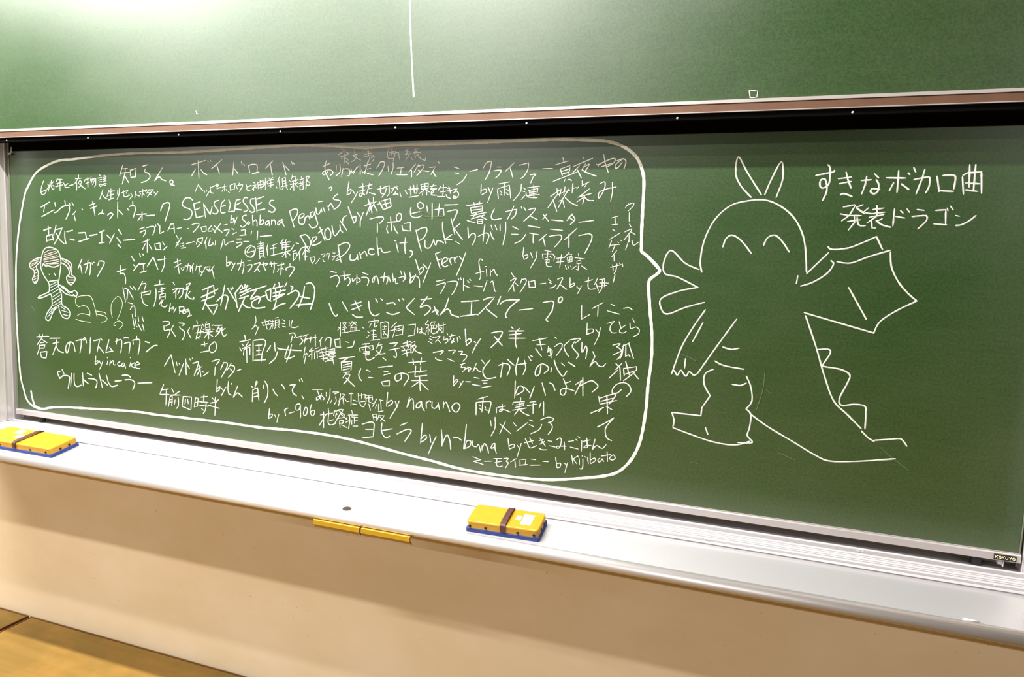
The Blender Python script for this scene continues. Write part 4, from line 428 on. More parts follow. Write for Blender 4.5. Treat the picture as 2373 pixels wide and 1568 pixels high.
chalk_lettering|7.2|-1381,1096 -1330,1108;-1368,1109 -1367,1052;-1349,1123 -1346,1102;-1357,1101 -1386,1057;~-1346,1107 -1349,1073 -1338,1065 -1319,1072;-1343,1079 -1327,1085;-1322,1119 -1327,1099;-1325,1114 -1306,1120;-1314,1110 -1319,1095;-1319,1102 -1309,1108;-1306,1123 -1288,1125 -1296,1110;-1304,1118 -1282,1106;-1298,1112 -1322,1072;-1301,1111 -1272,1091;-1306,1092 -1285,1097;-1303,1083 -1300,1060;-1303,1083 -1287,1087 -1290,1075;-1303,1074 -1287,1078;-1295,1070 -1274,1063;-1254,1126 -1251,1115;-1267,1108 -1230,1112;~-1264,1108 -1261,1088 -1266,1059;-1274,1098 -1272,1094;-1277,1081 -1266,1087;-1253,1103 -1230,1103;-1243,1101 -1242,1081;-1243,1092 -1230,1094;-1253,1091 -1253,1077;-1248,1071 -1229,1073
chalk_lettering|8.2|~-1211,1082 -1178,1093 -1165,1089 -1165,1069 -1167,1048;-1198,1065 -1165,1069;-1208,1034 -1167,1043;~-1134,1095 -1136,1070 -1128,1052 -1116,1045 -1103,1053;-1134,1068 -1094,1079;-1064,1094 -1039,1106;~-1076,1063 -1039,1083 -1024,1083 -1024,1074 -1045,1042
chalk_credit_lettering|7.7|-981,1111 -986,1043;~-984,1057 -970,1072 -965,1061 -984,1046;-953,1076 -948,1050;-929,1072 -943,1042 -956,1009;-911,1097 -907,1068 -907,1042;~-907,1046 -898,1069 -889,1082 -879,1063 -875,1034;~-867,1075 -851,1077 -837,1070;-822,1125 -825,1080 -829,1043;~-826,1043 -818,1070 -804,1070 -808,1054 -826,1043;~-797,1073 -797,1058 -785,1055 -778,1064;-776,1064 -768,1039;-765,1062 -764,1046;~-762,1057 -756,1069 -746,1057 -741,1040;~-720,1074 -728,1070 -733,1057 -724,1060 -719,1071;-720,1074 -719,1056 -714,1042
chalk_lettering|7.1|-784,1213 -752,1225;-766,1220 -769,1172;-790,1202 -789,1161;~-788,1202 -743,1209 -740,1196 -746,1170;-779,1195 -774,1191;-778,1184 -769,1176;-760,1192 -756,1186;-758,1182 -751,1178;-720,1192 -719,1175;-715,1193 -689,1200;-700,1205 -699,1184;~-699,1184 -708,1180 -706,1187 -693,1188 -672,1182;-639,1232 -639,1224;-665,1208 -663,1215 -626,1221 -628,1212;-654,1207 -630,1214;-655,1199 -627,1208;-664,1189 -618,1201;-643,1215 -644,1194 -657,1175;~-642,1194 -626,1183 -609,1178;-616,1209 -587,1217;-608,1221 -589,1225;-597,1220 -596,1186;-572,1222 -577,1205;-563,1227 -561,1184
chalk_lettering|6.8|-738,1147 -735,1130;~-723,1160 -722,1125 -734,1098;-687,1151 -705,1108;-706,1140 -667,1112;-660,1149 -651,1140;-612,1155 -648,1123;-608,1164 -595,1161;-607,1149 -592,1144;~-566,1154 -574,1136 -600,1120;~-571,1168 -548,1179 -530,1177 -532,1168 -545,1162;~-543,1164 -532,1154 -533,1141 -544,1124
chalk_credit_lettering|6.7|-676,1095 -670,1059;~-670,1073 -657,1079 -654,1071 -670,1062;-645,1078 -638,1070;-631,1085 -637,1061 -643,1040;-620,1088 -590,1099;~-618,1102 -611,1089 -603,1075 -594,1076 -580,1084;-604,1108 -594,1089;-572,1101 -559,1107;-569,1090 -554,1101;-570,1110 -551,1086;~-571,1076 -559,1073 -546,1075;-543,1104 -531,1104;-537,1089 -519,1087;~-516,1110 -505,1118 -500,1110 -504,1089 -512,1084 -513,1090 -484,1094;-491,1108 -488,1082;-478,1110 -461,1114;-471,1093 -446,1090;-454,1120 -450,1116;-448,1129 -441,1125;-435,1118 -435,1085;-430,1116 -409,1123;-420,1128 -416,1098;~-416,1098 -427,1097 -421,1104 -406,1106;-394,1127 -401,1093;~-399,1096 -388,1108 -377,1103 -369,1102 -359,1114
chalk_lettering|6.4|-795,1020 -767,1013 -790,1006;-793,1005 -758,999;-754,1010 -729,1014;-722,1023 -695,1027;-717,1011 -695,1018;~-711,1025 -712,1005 -705,999 -692,1003;~-688,1028 -673,1030 -679,1020 -672,1015 -681,998;-646,1033 -664,1020;-650,1026 -647,1005;-633,1031 -632,1014;-629,1033 -613,1035 -615,1016;-634,1013 -608,1019;-596,1038 -581,1038;-597,1018 -565,1023;-557,1036 -538,1037;-516,1054 -510,1022;~-510,1035 -499,1037 -501,1025 -510,1022;-488,1040 -481,1035;-477,1042 -481,1024 -484,1010;-465,1068 -459,1040;-445,1068 -462,1055;-458,1055 -448,1043;-445,1066 -443,1064;-440,1060 -439,1042;-432,1070 -430,1068;~-429,1061 -428,1037 -432,1028 -437,1029;-423,1069 -421,1067;-415,1068 -411,1048;-407,1084 -405,1051;~-405,1060 -393,1068 -390,1060 -403,1049;~-376,1070 -382,1063 -377,1057 -369,1067;-369,1069 -364,1061;-372,1077 -344,1085;-355,1093 -352,1063;~-342,1081 -346,1072 -337,1069 -329,1076 -334,1085 -342,1081
chalk_credit_lettering|8.2|-837,1438 -831,1385;~-834,1397 -820,1407 -815,1399 -831,1385;-804,1399 -799,1396;-783,1409 -799,1385 -809,1363;~-746,1431 -710,1438 -720,1412 -746,1384;-736,1421 -708,1394;-680,1455 -673,1449;-651,1452 -660,1445;-688,1441 -636,1445;-685,1429 -646,1436;-687,1418 -632,1422;-664,1443 -664,1403 -659,1389
chalk_lettering|6.7|-607,1416 -561,1428;-593,1404 -565,1408;-587,1427 -576,1389;-597,1392 -577,1369;-555,1402 -557,1384;~-557,1384 -548,1393 -543,1389 -545,1376 -554,1373;-551,1398 -545,1367;-536,1432 -531,1428;~-535,1403 -522,1413 -512,1412 -514,1398 -529,1375;~-490,1424 -505,1408 -502,1393 -490,1376;~-488,1427 -455,1434 -470,1419;~-472,1424 -480,1408 -468,1393 -459,1383 -465,1371;~-450,1423 -448,1392 -438,1413;~-438,1413 -433,1402 -436,1373;-415,1397 -408,1382 -422,1350;~-422,1350 -407,1367 -395,1355 -382,1354 -374,1363
chalk_lettering|7.0|~-948,1352 -912,1361 -924,1347;~-940,1335 -930,1329 -916,1328;~-893,1363 -870,1366 -879,1353;-895,1336 -873,1329;~-858,1363 -844,1364 -848,1357;~-851,1353 -832,1354 -829,1346 -841,1332;-850,1320 -833,1326;~-840,1325 -847,1312 -835,1313 -833,1307 -842,1297;~-830,1307 -819,1314 -812,1310 -817,1306;-824,1316 -819,1299;-794,1329 -805,1302;~-805,1302 -796,1314 -787,1306 -777,1303
chalk_lettering|7.8|-776,1341 -765,1330;~-747,1344 -769,1314 -768,1295 -754,1283 -725,1290;~-717,1329 -697,1337 -684,1334 -679,1324 -687,1300;-704,1339 -709,1292;-689,1351 -666,1334;~-652,1358 -659,1326 -656,1303;-653,1337 -625,1343;-632,1353 -626,1328 -634,1307;-619,1365 -610,1353;-613,1369 -606,1366;~-577,1341 -580,1316 -590,1306 -595,1316 -589,1334 -573,1346 -555,1339 -553,1329 -565,1317;-542,1336 -544,1323;~-535,1361 -527,1339 -512,1318 -503,1314 -493,1331;-512,1354 -502,1346;-489,1358 -468,1346
chalk_credit_lettering|7.0|-872,1283 -873,1248;~-873,1257 -864,1269 -857,1267 -871,1249;-850,1264 -845,1255;-838,1267 -845,1255 -852,1244;-829,1266 -811,1267;-800,1283 -783,1281;-806,1259 -778,1257;-772,1275 -753,1277;-767,1267 -755,1268;-775,1251 -737,1261
chalk_credit_lettering|7.4|-659,1284 -659,1229;~-657,1243 -648,1267 -634,1268 -631,1255 -654,1239;-627,1267 -609,1250;-596,1272 -609,1232;-571,1286 -558,1248;~-546,1288 -536,1284 -528,1267;-503,1305 -492,1282 -494,1264;-493,1293 -480,1299;~-492,1266 -500,1254 -510,1258 -508,1271 -490,1275 -467,1271;-442,1315 -439,1258;-463,1291 -444,1306 -464,1260;~-452,1286 -419,1306 -404,1303 -394,1291 -411,1272
chalk_lettering|7.3|~-355,1421 -334,1427 -342,1416;~-344,1418 -328,1406 -332,1388 -340,1379;-353,1391 -330,1404;-327,1419 -306,1431;-323,1424 -326,1393 -331,1382;-316,1422 -315,1390;-308,1429 -298,1404 -291,1385;~-315,1390 -306,1395 -302,1389;-324,1369 -342,1348;-343,1366 -330,1354 -326,1317;-336,1347 -361,1320;-319,1353 -316,1331;-319,1353 -281,1362 -280,1351 -314,1336;-314,1375 -301,1335;-317,1316 -284,1345;-291,1344 -273,1326;~-349,1275 -348,1289 -334,1305 -312,1310 -297,1300 -294,1285 -306,1269;~-322,1289 -334,1277 -349,1275;-390,1261 -385,1240;~-388,1255 -340,1274 -345,1257 -357,1241;-381,1247 -348,1259;-382,1238 -335,1254;-365,1268 -360,1210;-411,1207 -373,1228;-376,1228 -388,1214;-365,1233 -348,1225;~-389,1166 -367,1180 -340,1200;~-340,1200 -362,1169 -363,1148 -356,1134 -343,1129
chalk_heading_lettering|9.0|~166,1918 194,1924 209,1927 210,1931;~193,1946 199,1938 201,1916 199,1894 187,1885 179,1889 178,1903 185,1909 192,1903 196,1878 188,1852;222,1909 252,1913;225,1896 253,1902;239,1926 244,1909 254,1885;~230,1867 239,1870 258,1863;277,1904 300,1906;289,1915 287,1893 281,1870;307,1921 317,1911;~312,1906 319,1893 318,1876 309,1870 301,1876 306,1883 322,1881;335,1911 379,1910;362,1929 363,1900 363,1874;353,1898 345,1878;~371,1895 379,1889 389,1881;384,1923 388,1919;396,1936 401,1925;~399,1906 430,1912 435,1904 434,1887 428,1872;421,1931 417,1908 407,1870;450,1914 458,1876;~463,1916 485,1916 491,1910 490,1883;457,1878 489,1876;506,1912 512,1870;507,1916 516,1922 546,1924;546,1924 551,1872;519,1942 523,1887;532,1942 533,1878;514,1897 544,1895;516,1880 542,1876
chalk_heading_lettering|8.6|240,1835 266,1841;268,1839 256,1813 239,1799;234,1817 254,1813;272,1835 286,1841;271,1833 292,1818;300,1833 289,1822;294,1820 311,1818;258,1813 284,1813;253,1797 283,1802;268,1811 270,1795 257,1775;~275,1809 278,1793 284,1787 296,1787;319,1840 322,1814;311,1829 336,1833;308,1818 339,1822;304,1809 337,1816;320,1811 300,1794;309,1803 313,1781 321,1781;334,1805 321,1798;~321,1801 335,1790 356,1784;361,1831 361,1788;365,1812 386,1808;375,1827 381,1821;390,1831 396,1823;413,1830 428,1828;~403,1812 431,1815 437,1811 435,1800 419,1781;455,1828 477,1830 480,1794;454,1794 482,1792;480,1834 482,1828;487,1839 493,1830;500,1816 508,1814;~502,1791 515,1793 532,1804 544,1816
chalk_doodle_girl|9.4|~-2692,1509 -2714,1532 -2731,1564 -2730,1594 -2716,1632 -2697,1648 -2664,1649 -2635,1639 -2621,1616 -2618,1589 -2624,1554 -2632,1519;~-2723,1572 -2715,1583 -2704,1573 -2689,1576 -2671,1571 -2649,1572 -2626,1581;~-2729,1607 -2759,1601 -2791,1583 -2792,1564 -2773,1554 -2770,1535 -2782,1516 -2768,1500 -2752,1514 -2747,1547 -2757,1571 -2730,1591;~-2618,1608 -2585,1601 -2560,1586 -2558,1565 -2562,1546 -2541,1531 -2549,1515 -2567,1503 -2585,1516 -2588,1534 -2573,1546 -2579,1569 -2600,1585 -2618,1589;-2687,1541 -2683,1539;-2657,1545 -2650,1537;-2688,1511 -2636,1519;~-2692,1509 -2686,1490 -2690,1468;~-2683,1460 -2676,1452 -2674,1425 -2678,1409 -2702,1383 -2714,1360 -2703,1350 -2688,1357 -2668,1390 -2645,1408;~-2636,1516 -2634,1492 -2620,1461 -2618,1420 -2589,1406 -2576,1388 -2584,1368 -2602,1365 -2620,1372 -2634,1395 -2637,1414;~-2690,1468 -2725,1455 -2748,1446 -2752,1440 -2737,1441 -2714,1448 -2683,1460;~-2633,1500 -2604,1491 -2576,1474 -2558,1472;~-2630,1487 -2605,1469 -2584,1462 -2555,1459;~-2569,1471 -2546,1480 -2532,1470 -2540,1457 -2554,1464
chalk_hair|6.9|-2709,1626 -2683,1638 -2646,1642;-2710,1618 -2650,1634 -2635,1629;-2714,1610 -2642,1628;-2714,1602 -2639,1618;-2714,1597 -2628,1613;-2711,1589 -2629,1602;-2704,1581 -2626,1594;-2681,1582 -2630,1586;-2779,1589 -2741,1599;-2783,1578 -2741,1593;-2784,1570 -2753,1585;-2776,1562 -2753,1574;-2773,1551 -2750,1560;-2766,1541 -2751,1547;-2774,1524 -2751,1533;-2779,1513 -2756,1522;-2772,1505 -2756,1511;-2611,1603 -2589,1590;-2592,1598 -2571,1580;-2578,1591 -2565,1570;-2571,1580 -2565,1554;-2581,1535 -2548,1531;-2585,1521 -2545,1523;-2578,1511 -2552,1512
chalk_dress|6.5|-2682,1496 -2636,1514;-2686,1484 -2633,1506;-2683,1471 -2633,1495;-2676,1461 -2630,1484;-2673,1447 -2627,1471;-2669,1437 -2624,1460;-2670,1423 -2621,1447;-2670,1412 -2621,1434;-2682,1395 -2626,1423;-2694,1381 -2656,1405;-2703,1364 -2672,1388;-2626,1412 -2601,1400;-2623,1396 -2586,1390;-2616,1380 -2587,1376;-2626,1498 -2608,1483;-2615,1493 -2590,1476;-2597,1483 -2576,1466
chalk_doodle_shape|6.3|~-2527,1415 -2541,1427 -2544,1443 -2533,1454 -2508,1461 -2468,1463 -2454,1453 -2441,1422 -2429,1380;~-2527,1415 -2498,1422 -2477,1415 -2467,1397 -2468,1381;~-2536,1379 -2514,1389 -2468,1386;~-2544,1365 -2511,1359 -2465,1357;~-2435,1404 -2389,1401 -2383,1394;~-2428,1391 -2393,1388 -2376,1378 -2384,1367 -2405,1361
chalk_doodle_shape|6.2|~-2348,1383 -2354,1409 -2350,1438 -2332,1459 -2315,1468 -2298,1456 -2295,1433 -2310,1398 -2324,1376
chalk_doodle_shape|6.2|~-2332,1352 -2342,1354 -2332,1365 -2311,1372 -2294,1362 -2301,1349 -2315,1340
chalk_doodle_dragon|8.6|~-112,1649 -118,1681 -111,1739 -87,1796 -49,1835 -7,1849 39,1853 79,1839 117,1809 142,1769 155,1725 163,1660;~6,1860 -23,1891 -39,1925 -35,1970 -9,1928 32,1867;~41,1867 55,1908 77,1955 84,1911 71,1860;~-59,1722 -53,1744 -37,1755 -12,1741 17,1707;~48,1729 57,1750 76,1757 96,1740 115,1713;~-120,1656 -160,1673 -201,1708 -220,1674 -215,1641 -178,1632 -120,1605;~-120,1605 -172,1592 -221,1568 -219,1538 -200,1524 -151,1546 -100,1563;164,1656 213,1713;~151,1621 181,1633 214,1658 228,1683 221,1693;~211,1730 221,1723 258,1727 293,1742 325,1759;325,1759 342,1726;~236,1690 270,1688 311,1706 360,1724;~361,1720 367,1681 385,1645 408,1617 433,1595;~433,1595 391,1569 353,1537 340,1505;166,1549 340,1505;270,1623 319,1541;140,1628 142,1649;~170,1541 203,1457 229,1382 258,1314 295,1279 332,1244;~333,1238 351,1221 366,1213;~366,1216 407,1224 429,1227 444,1210;~209,1451 235,1453 239,1441 224,1410 230,1405 268,1401 292,1388 288,1365 272,1321 279,1303 310,1309 336,1306 340,1284 341,1245;~46,1255 94,1224 164,1188 226,1156 263,1145 329,1153 420,1172;~-61,1373 -83,1358 -84,1327 -65,1295;-65,1295 -86,1258 -87,1234;-87,1234 -170,1235;~-170,1235 -162,1212 -164,1194;~-164,1190 -120,1178 -53,1162 11,1159 51,1175;~29,1361 43,1332 49,1292 35,1267;~35,1267 49,1252 48,1215 44,1191 58,1172 20,1167;~-95,1542 -124,1493 -153,1434 -169,1381 -178,1349;~-178,1349 -172,1360 -161,1347 -152,1362 -137,1346 -128,1360 -115,1351 -105,1356;-105,1356 -56,1441 -8,1521;-99,1505 -124,1449;~-40,1439 -17,1434 4,1439;~-59,1397 -33,1386 21,1380;~-7,1334 15,1333 30,1341;-72,1201 -64,1181;-141,1397 -142,1370
chalk_border|18.9|~-2785,974 -2817,985 -2842,1007 -2855,1041 -2873,1104 -2881,1233 -2884,1379 -2879,1506 -2872,1597 -2854,1704 -2831,1793 -2808,1863 -2792,1889 -2750,1940 -2700,1969 -2616,1994 -2534,1999 -2397,2010 -2265,2016 -2147,2017 -1952,2017 -1796,2022 -1645,2027 -1483,2031 -1344,2026 -1211,2018 -1083,2024 -959,2024 -840,2025 -682,2028 -559,2029 -440,2024 -388,2016 -349,2000 -317,1974 -300,1942 -291,1905 -290,1831 -289,1756 -287,1702;~-287,1702 -269,1690 -238,1660 -231,1647 -241,1636 -256,1623 -260,1604 -251,1530 -241,1455 -239,1378 -244,1312 -245,1247 -250,1187 -257,1140 -270,1099 -290,1064 -321,1033 -367,1014 -427,1000 -510,983 -580,975 -653,972 -757,971 -849,975 -944,987 -1041,997 -1141,1009 -1244,1021 -1349,1027 -1495,1027 -1646,1021 -1803,1022 -1967,1019 -2137,1016 -2225,1017 -2338,1012 -2501,1002 -2622,994 -2696,985 -2747,974 -2785,974;~-2814,1045 -2808,1014 -2792,982 -2759,974"""
def word_groups(strokes):
    bb = []
    for _, p in strokes:
        xs = [q[0] for q in p]; zs = [q[1] for q in p]
        bb.append((min(xs), max(xs), min(zs), max(zs)))
    n = len(bb); g = list(range(n))
    def root(i):
        while g[i] != i: i = g[i]
        return i
    size = [max(b[1] - b[0], b[3] - b[2]) for b in bb]
    for i in range(n):
        for j in range(i):
            dx = max(0, bb[i][0] - bb[j][1], bb[j][0] - bb[i][1]); dz = max(0, bb[i][2] - bb[j][3], bb[j][2] - bb[i][3])
            if math.hypot(dx, dz) <= max(.019, .47 * max(size[i], size[j])): g[root(i)] = root(j)
    out = {}
    for i in range(n): out.setdefault(root(i), []).append(strokes[i])
    return list(out.values())
for line in STROKES.strip().split('\n'):
    name, wid, body = line.split('|')
    wid = float(wid) / 1000 * 0.48
    strokes = []
    for s in body.split(';'):
        pts = [tuple(float(q) / 1000 for q in p.split(',')) for p in s.lstrip('~').split()]
        strokes.append((s[0] == '~', pts))
    m = {'chalk_hair': M_pink, 'chalk_dress': M_mint, 'chalk_doodle_shape': M_faint}.get(name, M_chalk)
    lab = {'chalk_hair': 'pink chalk hatching of the doodled hair', 'chalk_dress': 'pale blue chalk hatching of the doodled dress',
           'chalk_doodle_shape': 'faint chalk outline beside the doodled child', 'chalk_border': 'thick white chalk line drawn round the writing',
           'chalk_heading_lettering': 'large chalk heading above the dragon'}.get(name)
    for group in word_groups(strokes):                 # widely spaced words and signs become parts of their own
        bm = bmesh.new()
        for sm, pts in group: chalk_stroke(bm, pts, wid, 0.0, sm)
        ob = lpart(name, bm, m)
        if lab: ob['label'] = lab
# faint leftovers of wiped chalk
for pts in ([(.077, 1.375), (.076, 1.328), (.063, 1.267)], [(.082, 1.329), (.098, 1.317)], [(.381, 1.199), (.408, 1.177), (.455, 1.144)],
            [(.131, 1.151), (.174, 1.136)], [(-.106, 1.092), (-.088, 1.091)], [(-1.015, 1.810), (-.991, 1.808), (-.972, 1.804)],
            [(-1.0, 1.796), (-.967, 1.793), (-.925, 1.795)], [(-2.794, 1.405), (-2.774, 1.383)], [(-.151, 1.410), (-.111, 1.393)]):
    bm = bmesh.new(); chalk_stroke(bm, pts, .0022, 0.0, True)
    lpart('chalk_trace', bm, M_trace)['label'] = 'faint leftover chalk trace'

# ------------------------------------------------------------------ upper chalkboard, slid up in front
UY = -.075
ub = empty('chalkboard', ((XL + XR) / 2, UY, 2.0742))
tag(ub, 'bare green chalkboard raised above the written one, one vertical chalk line on it', 'chalkboard')
UO = Vector(ub.location)
def upart(name, bm, m, parent=None):
    bmesh.ops.translate(bm, verts=bm.verts[:], vec=-UO)
    return link(name, bm, m, parent or ub)
us = link('writing_surface', box(bmesh.new(), XL + .004, XR - .004, UY + .003, UY + .026, 2.0965, 3.30), M_board_up, ub)
us.location = -UO
bm = extrude_x(bmesh.new(), [(UY + .001, 2.1070), (UY - .003, 2.1065), (UY - .0035, 2.0980), (UY + .003, 2.0965), (UY + .003, 2.0920),
                             (UY - .0005, 2.0905), (UY - .0010, 2.0770), (UY - .0045, 2.0765), (UY - .0045, 2.0742), (UY + .026, 2.0742), (UY + .026, 2.1070)], XL, XR)
upart('bottom_rail', bm, M_trim)
upart('rail_reflection', box(bmesh.new(), XL, XR, UY - .0014, UY + .0028, 2.0771, 2.0960), M_rail_reflection)['label'] = 'tan strip painted as a floor reflection in the rail'  # tan colour imitates the warm floor reflected in the rail groove
upart('top_rail', box(bmesh.new(), XL, XR, UY - .004, UY + .026, 3.28, 3.31), M_trim)
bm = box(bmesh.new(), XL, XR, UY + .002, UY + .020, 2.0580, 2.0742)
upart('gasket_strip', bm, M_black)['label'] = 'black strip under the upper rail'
for i in range(8):
    x = -2.796 + .4327 * i
    bm = dome(bmesh.new(), (x, UY + .002, 2.0640), .0032, '-Y', .6)
    upart('strip_screw', bm, M_white)
bm = bmesh.new(); chalk_stroke(bm, [(-1.0330, 2.6521), (-1.0265, 2.5182), (-1.0245, 2.4427), (-1.0190, 2.3405), (-1.0122, 2.2507), (-1.0078, 2.1989), (-1.0038, 2.1548)], .0056, UY + .003, True)
upart('chalk_line', bm, M_chalk)
for s in ([(-0.0189, 2.1292), (0.0025, 2.1262), (0.0015, 2.1108), (-0.0149, 2.1103), (-0.0189, 2.1292)], [(-1.8526, 2.1431), (-1.8506, 2.1351), (-1.8431, 2.1322)]):
    bm = bmesh.new(); chalk_stroke(bm, s, .0028, UY + .003, False)
    upart('chalk_scribble', bm, M_chalk)

# ------------------------------------------------------------------ chalk tray
tr = empty('chalk_tray', (-1.05, -.13, .85))
tag(tr, 'long white aluminium chalk tray with rounded front lip under the boards', 'chalk tray')
TO = Vector(tr.location); TX0, TX1 = -3.25, 1.25
def tpart(name, bm, m, smooth=False):
    bmesh.ops.translate(bm, verts=bm.verts[:], vec=-TO); return link(name, bm, m, tr, smooth)
tpart('track_bed', box(bmesh.new(), TX0, TX1, -.142, .0495, .905, .9125), M_dusty)
for y, wd, hh in ((-.009, .004, .003), (-.050, .004, .003), (-.064, .002, .0015), (-.079, .004, .003), (-.092, .002, .0015), (-.109, .004, .003), (-.1415, .0045, .0045)):
    tpart('track_rib', extrude_x(bmesh.new(), [(y - wd / 2, .9123), (y - wd * .3, .9125 + hh), (y + wd * .3, .9125 + hh), (y + wd / 2, .9123)], TX0, TX1), M_rib)
th = .006
bm = extrude_x(bmesh.new(), [(-.1425, .9090), (-.1425, .9070), (-.2790, .8797), (-.2790, .8740), (-.1425, .9012), (-.12, .9045)], TX0, TX1)
tpart('trough', bm, M_alu)
lip = [(-.2790, .8797), (-.2815, .8800), (-.2830, .8840), (-.2890, .8855), (-.2960, .8845), (-.3015, .8810), (-.3055, .8760), (-.3080, .8710), (-.3090, .8660),
       (-.3088, .8620), (-.3078, .8580), (-.3055, .8560), (-.3000, .8552), (-.2900, .8560), (-.2860, .8600), (-.2790, .8730)]
bm = extrude_x(bmesh.new(), lip, TX0, TX1); o = tpart('front_lip', bm, M_lip, True)
tpart('back_bracket', box(bmesh.new(), TX0, TX1, .020, .0495, .84, .905), M_alu)
# dust hole in the trough
def on_trough(x, y, dz=0.0): return (x, y, .907 + .2 * (y + .1425) + dz)
bm = bmesh.new()
ring = [on_trough(-1.103 + .0145 * math.cos(a), -.2600 + .0115 * math.sin(a), .0006) for a in [i * math.pi / 12 for i in range(24)]]
bm.faces.new([bm.verts.new(p) for p in ring]); bmesh.ops.recalc_face_normals(bm, faces=bm.faces[:])
tpart('dust_hole', bm, M_hole)['label'] = 'dark oval dust hole in the tray'
bm = bmesh.new()
for i in range(7):
    a0, a1 = math.pi * (.15 + .1 * i), math.pi * (.15 + .1 * (i + 1))
    q = [on_trough(-1.103 + r * .0145 * math.cos(a), -.2600 + r * .0115 * math.sin(a), .0010) for r, a in ((.78, a0), (.96, a0), (.96, a1), (.78, a1))]
    bm.faces.new([bm.verts.new(p) for p in q])
bmesh.ops.recalc_face_normals(bm, faces=bm.faces[:]); tpart('hole_rim', bm, plain('brown_rim', (.20, .13, .10), .4))
for cx, cy in ((-.048, -.122), (.638, -.127), (-.868, -.112), (.35, -.03)):
    bm = bmesh.new()
    for k in range(5):
        a = random.uniform(0, 6.28); x = cx + random.uniform(-.008, .008); y = cy + random.uniform(-.006, .006)
        L = .006
        p = [(x, y), (x + L * math.cos(a), y + L * math.sin(a))]
        nx, ny = -math.sin(a) * .0009, math.cos(a) * .0009
        vs = [bm.verts.new((px + sx * nx, py + sx * ny, .9166)) for (px, py), sx in ((p[0], 1), (p[0], -1), (p[1], -1), (p[1], 1))]
        bm.faces.new(vs)
    bmesh.ops.recalc_face_normals(bm, faces=bm.faces[:]); tpart('chalk_scribble', bm, M_chalk)

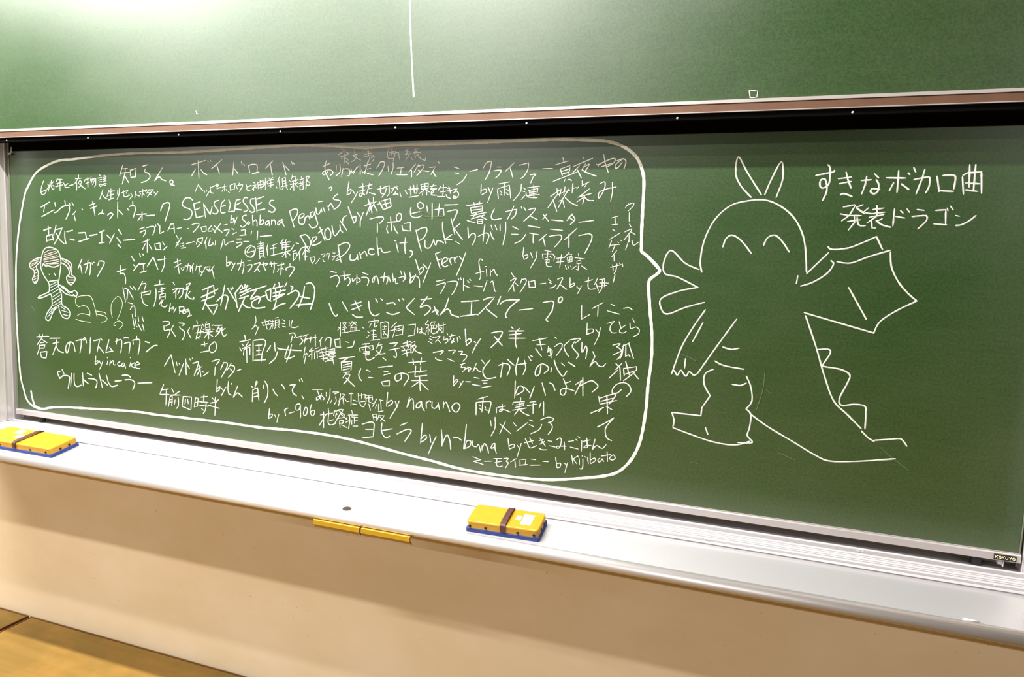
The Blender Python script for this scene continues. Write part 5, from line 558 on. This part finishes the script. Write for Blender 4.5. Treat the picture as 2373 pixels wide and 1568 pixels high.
# ------------------------------------------------------------------ erasers
def eraser(loc, rz, L, D, strap_x, patches, label):
    """length along local x, front edge along y=0, depth towards +y; lies on the sloping trough"""
    r = empty('chalkboard_eraser', loc)
    r.rotation_euler = Matrix.Rotation(math.atan(.2), 3, 'X').to_4x4().to_3x3().__matmul__(Matrix.Rotation(rz, 3, 'Z')).to_euler()
    tag(r, label, 'eraser', 'yellow chalkboard erasers on the tray')
    def slab(x0, x1, y0, y1, z0, z1, rad, topr, seg=6):
        bm = bmesh.new()
        def ring(ins, z):
            out = []
            R = max(.001, rad - ins)
            for cx, cy, a0 in ((x1 - rad, y1 - rad, 0), (x0 + rad, y1 - rad, 90), (x0 + rad, y0 + rad, 180), (x1 - rad, y0 + rad, 270)):
                for k in range(seg + 1):
                    a = math.radians(a0 + 90 * k / seg)
                    out.append(bm.verts.new((cx + R * math.cos(a), cy + R * math.sin(a), z)))
            return out
        rings = [ring(0, z0), ring(0, z1 - topr), ring(topr * .35, z1 - topr * .3), ring(topr, z1)]
        for a, b in zip(rings, rings[1:]):
            for i in range(len(a)):
                j = (i + 1) % len(a); bm.faces.new((a[i], a[j], b[j], b[i]))
        bm.faces.new(rings[0][::-1]); bm.faces.new(rings[-1])
        return bm
    pad = link('felt_pad', slab(0, L, 0, D - .004, .0006, .0125, .006, .002), M_blue, r); pad['label'] = 'blue felt pad'
    body = link('body', slab(.0025, L - .0025, .0015, D - .006, .0127, .0345, .012, .0035), M_yellow, r)
    for fx in (.06, .28, .50, .715, .93):
        bm = dome(bmesh.new(), (fx * L, .0012, .0185), .0046, '-Y', .55); link('stud', bm, M_stud, r, True)
    for x in (.0025, L - .0025):
        for fy in (.35, .65):
            bm = dome(bmesh.new(), (x, fy * D, .0185), .0046, 'X', .55); link('stud', bm, M_stud, r, True)
    # hand strap: from the front face over the top to the back
    path = [(-.0008, .0150), (-.0016, .0260), (-.0002, .0352), (.004, .0385), (.02, .0408), (D * .5, .0415), (D - .024, .0405), (D - .010, .0380), (D - .0045, .0340), (D - .0035, .0240), (D - .0045, .0150)]
    bm = bmesh.new(); hw = .0082; prev = None
    for i, (y, z) in enumerate(path):
        a = path[max(0, i - 1)]; b = path[min(len(path) - 1, i + 1)]
        ty, tz = b[0] - a[0], b[1] - a[1]; n = math.hypot(ty, tz); ny, nz = -tz / n * .0014, ty / n * .0014
        cur = [bm.verts.new((strap_x - hw, y, z)), bm.verts.new((strap_x + hw, y, z)), bm.verts.new((strap_x + hw, y + ny, z + nz)), bm.verts.new((strap_x - hw, y + ny, z + nz))]
        if prev:
            for k in range(4): bm.faces.new((prev[k], prev[(k + 1) % 4], cur[(k + 1) % 4], cur[k]))
        else: bm.faces.new(cur[::-1])
        prev = cur
    bm.faces.new(prev); bmesh.ops.recalc_face_normals(bm, faces=bm.faces[:])
    st = link('hand_strap', bm, M_strap, r); st['label'] = 'dark brown hand strap'
    for (x0, x1, y0, y1) in patches:
        p = link('sticker', box(bmesh.new(), x0, x1, y0, y1, .0344, .0350, .0002, 1), M_white, r); p['label'] = 'white sticker'
    return r
eraser((-.7035, -.2688, .8820), math.radians(2), .2185, .102, .1130, [(.138, .153, .041, .064), (.157, .188, .022, .076)],
       'yellow felt eraser lying in the middle of the tray, white stickers right of its strap')
eraser((-2.7175, -.2660, .8826), 0.0, .370, .118, .185, [(.128, .160, .040, .066), (.085, .125, .070, .100)],
       'longer yellow eraser at the left edge, blue pad showing at its end')

# ------------------------------------------------------------------ clip strips under the lip, chalk stub
def clip(x0, x1, label):
    r = empty('clip_strip', ((x0 + x1) / 2, -.313, .84)); tag(r, label, 'clip', 'yellow clip strips under the tray')
    off = Vector(r.location)
    t = .0016
    out = [(-.2860, .8546), (-.3120, .8546), (-.3138, .8535), (-.3138, .8400), (-.3000, .8265)]
    inn = [(-.2992, .8278), (-.3120, .8405), (-.3120, .8530), (-.2860, .8530)]
    bm = extrude_x(bmesh.new(), out + inn, x0, x1)
    bmesh.ops.translate(bm, verts=bm.verts[:], vec=-off); link('folded_plate', bm, M_orange, r)
    bm = bmesh.new()
    for xe in (x1 - .0014,):
        extrude_x(bm, [(p[0] - .0003, p[1]) for p in out] + [(p[0] + .0004, p[1]) for p in inn], xe, xe + .0016)
    bmesh.ops.translate(bm, verts=bm.verts[:], vec=-off); e = link('cut_edge', bm, M_edge, r); e['label'] = 'dark cut end'
clip(-1.1877, -1.0255, 'yellow folded clip strip under the tray lip, the left one of the pair')
clip(-1.0200, -.8580, 'yellow folded clip strip under the tray lip, the right one of the pair')

bm = bmesh.new(); cyl(bm, (0, 0, 0), .0028, .032, 'X', 14, .0024)
o = link('chalk_stick', bm, M_chalk, None, True); o.location = (.546, -.2758, .8834); tag(o, 'thin stub of white chalk against the tray lip near the right edge', 'chalk')
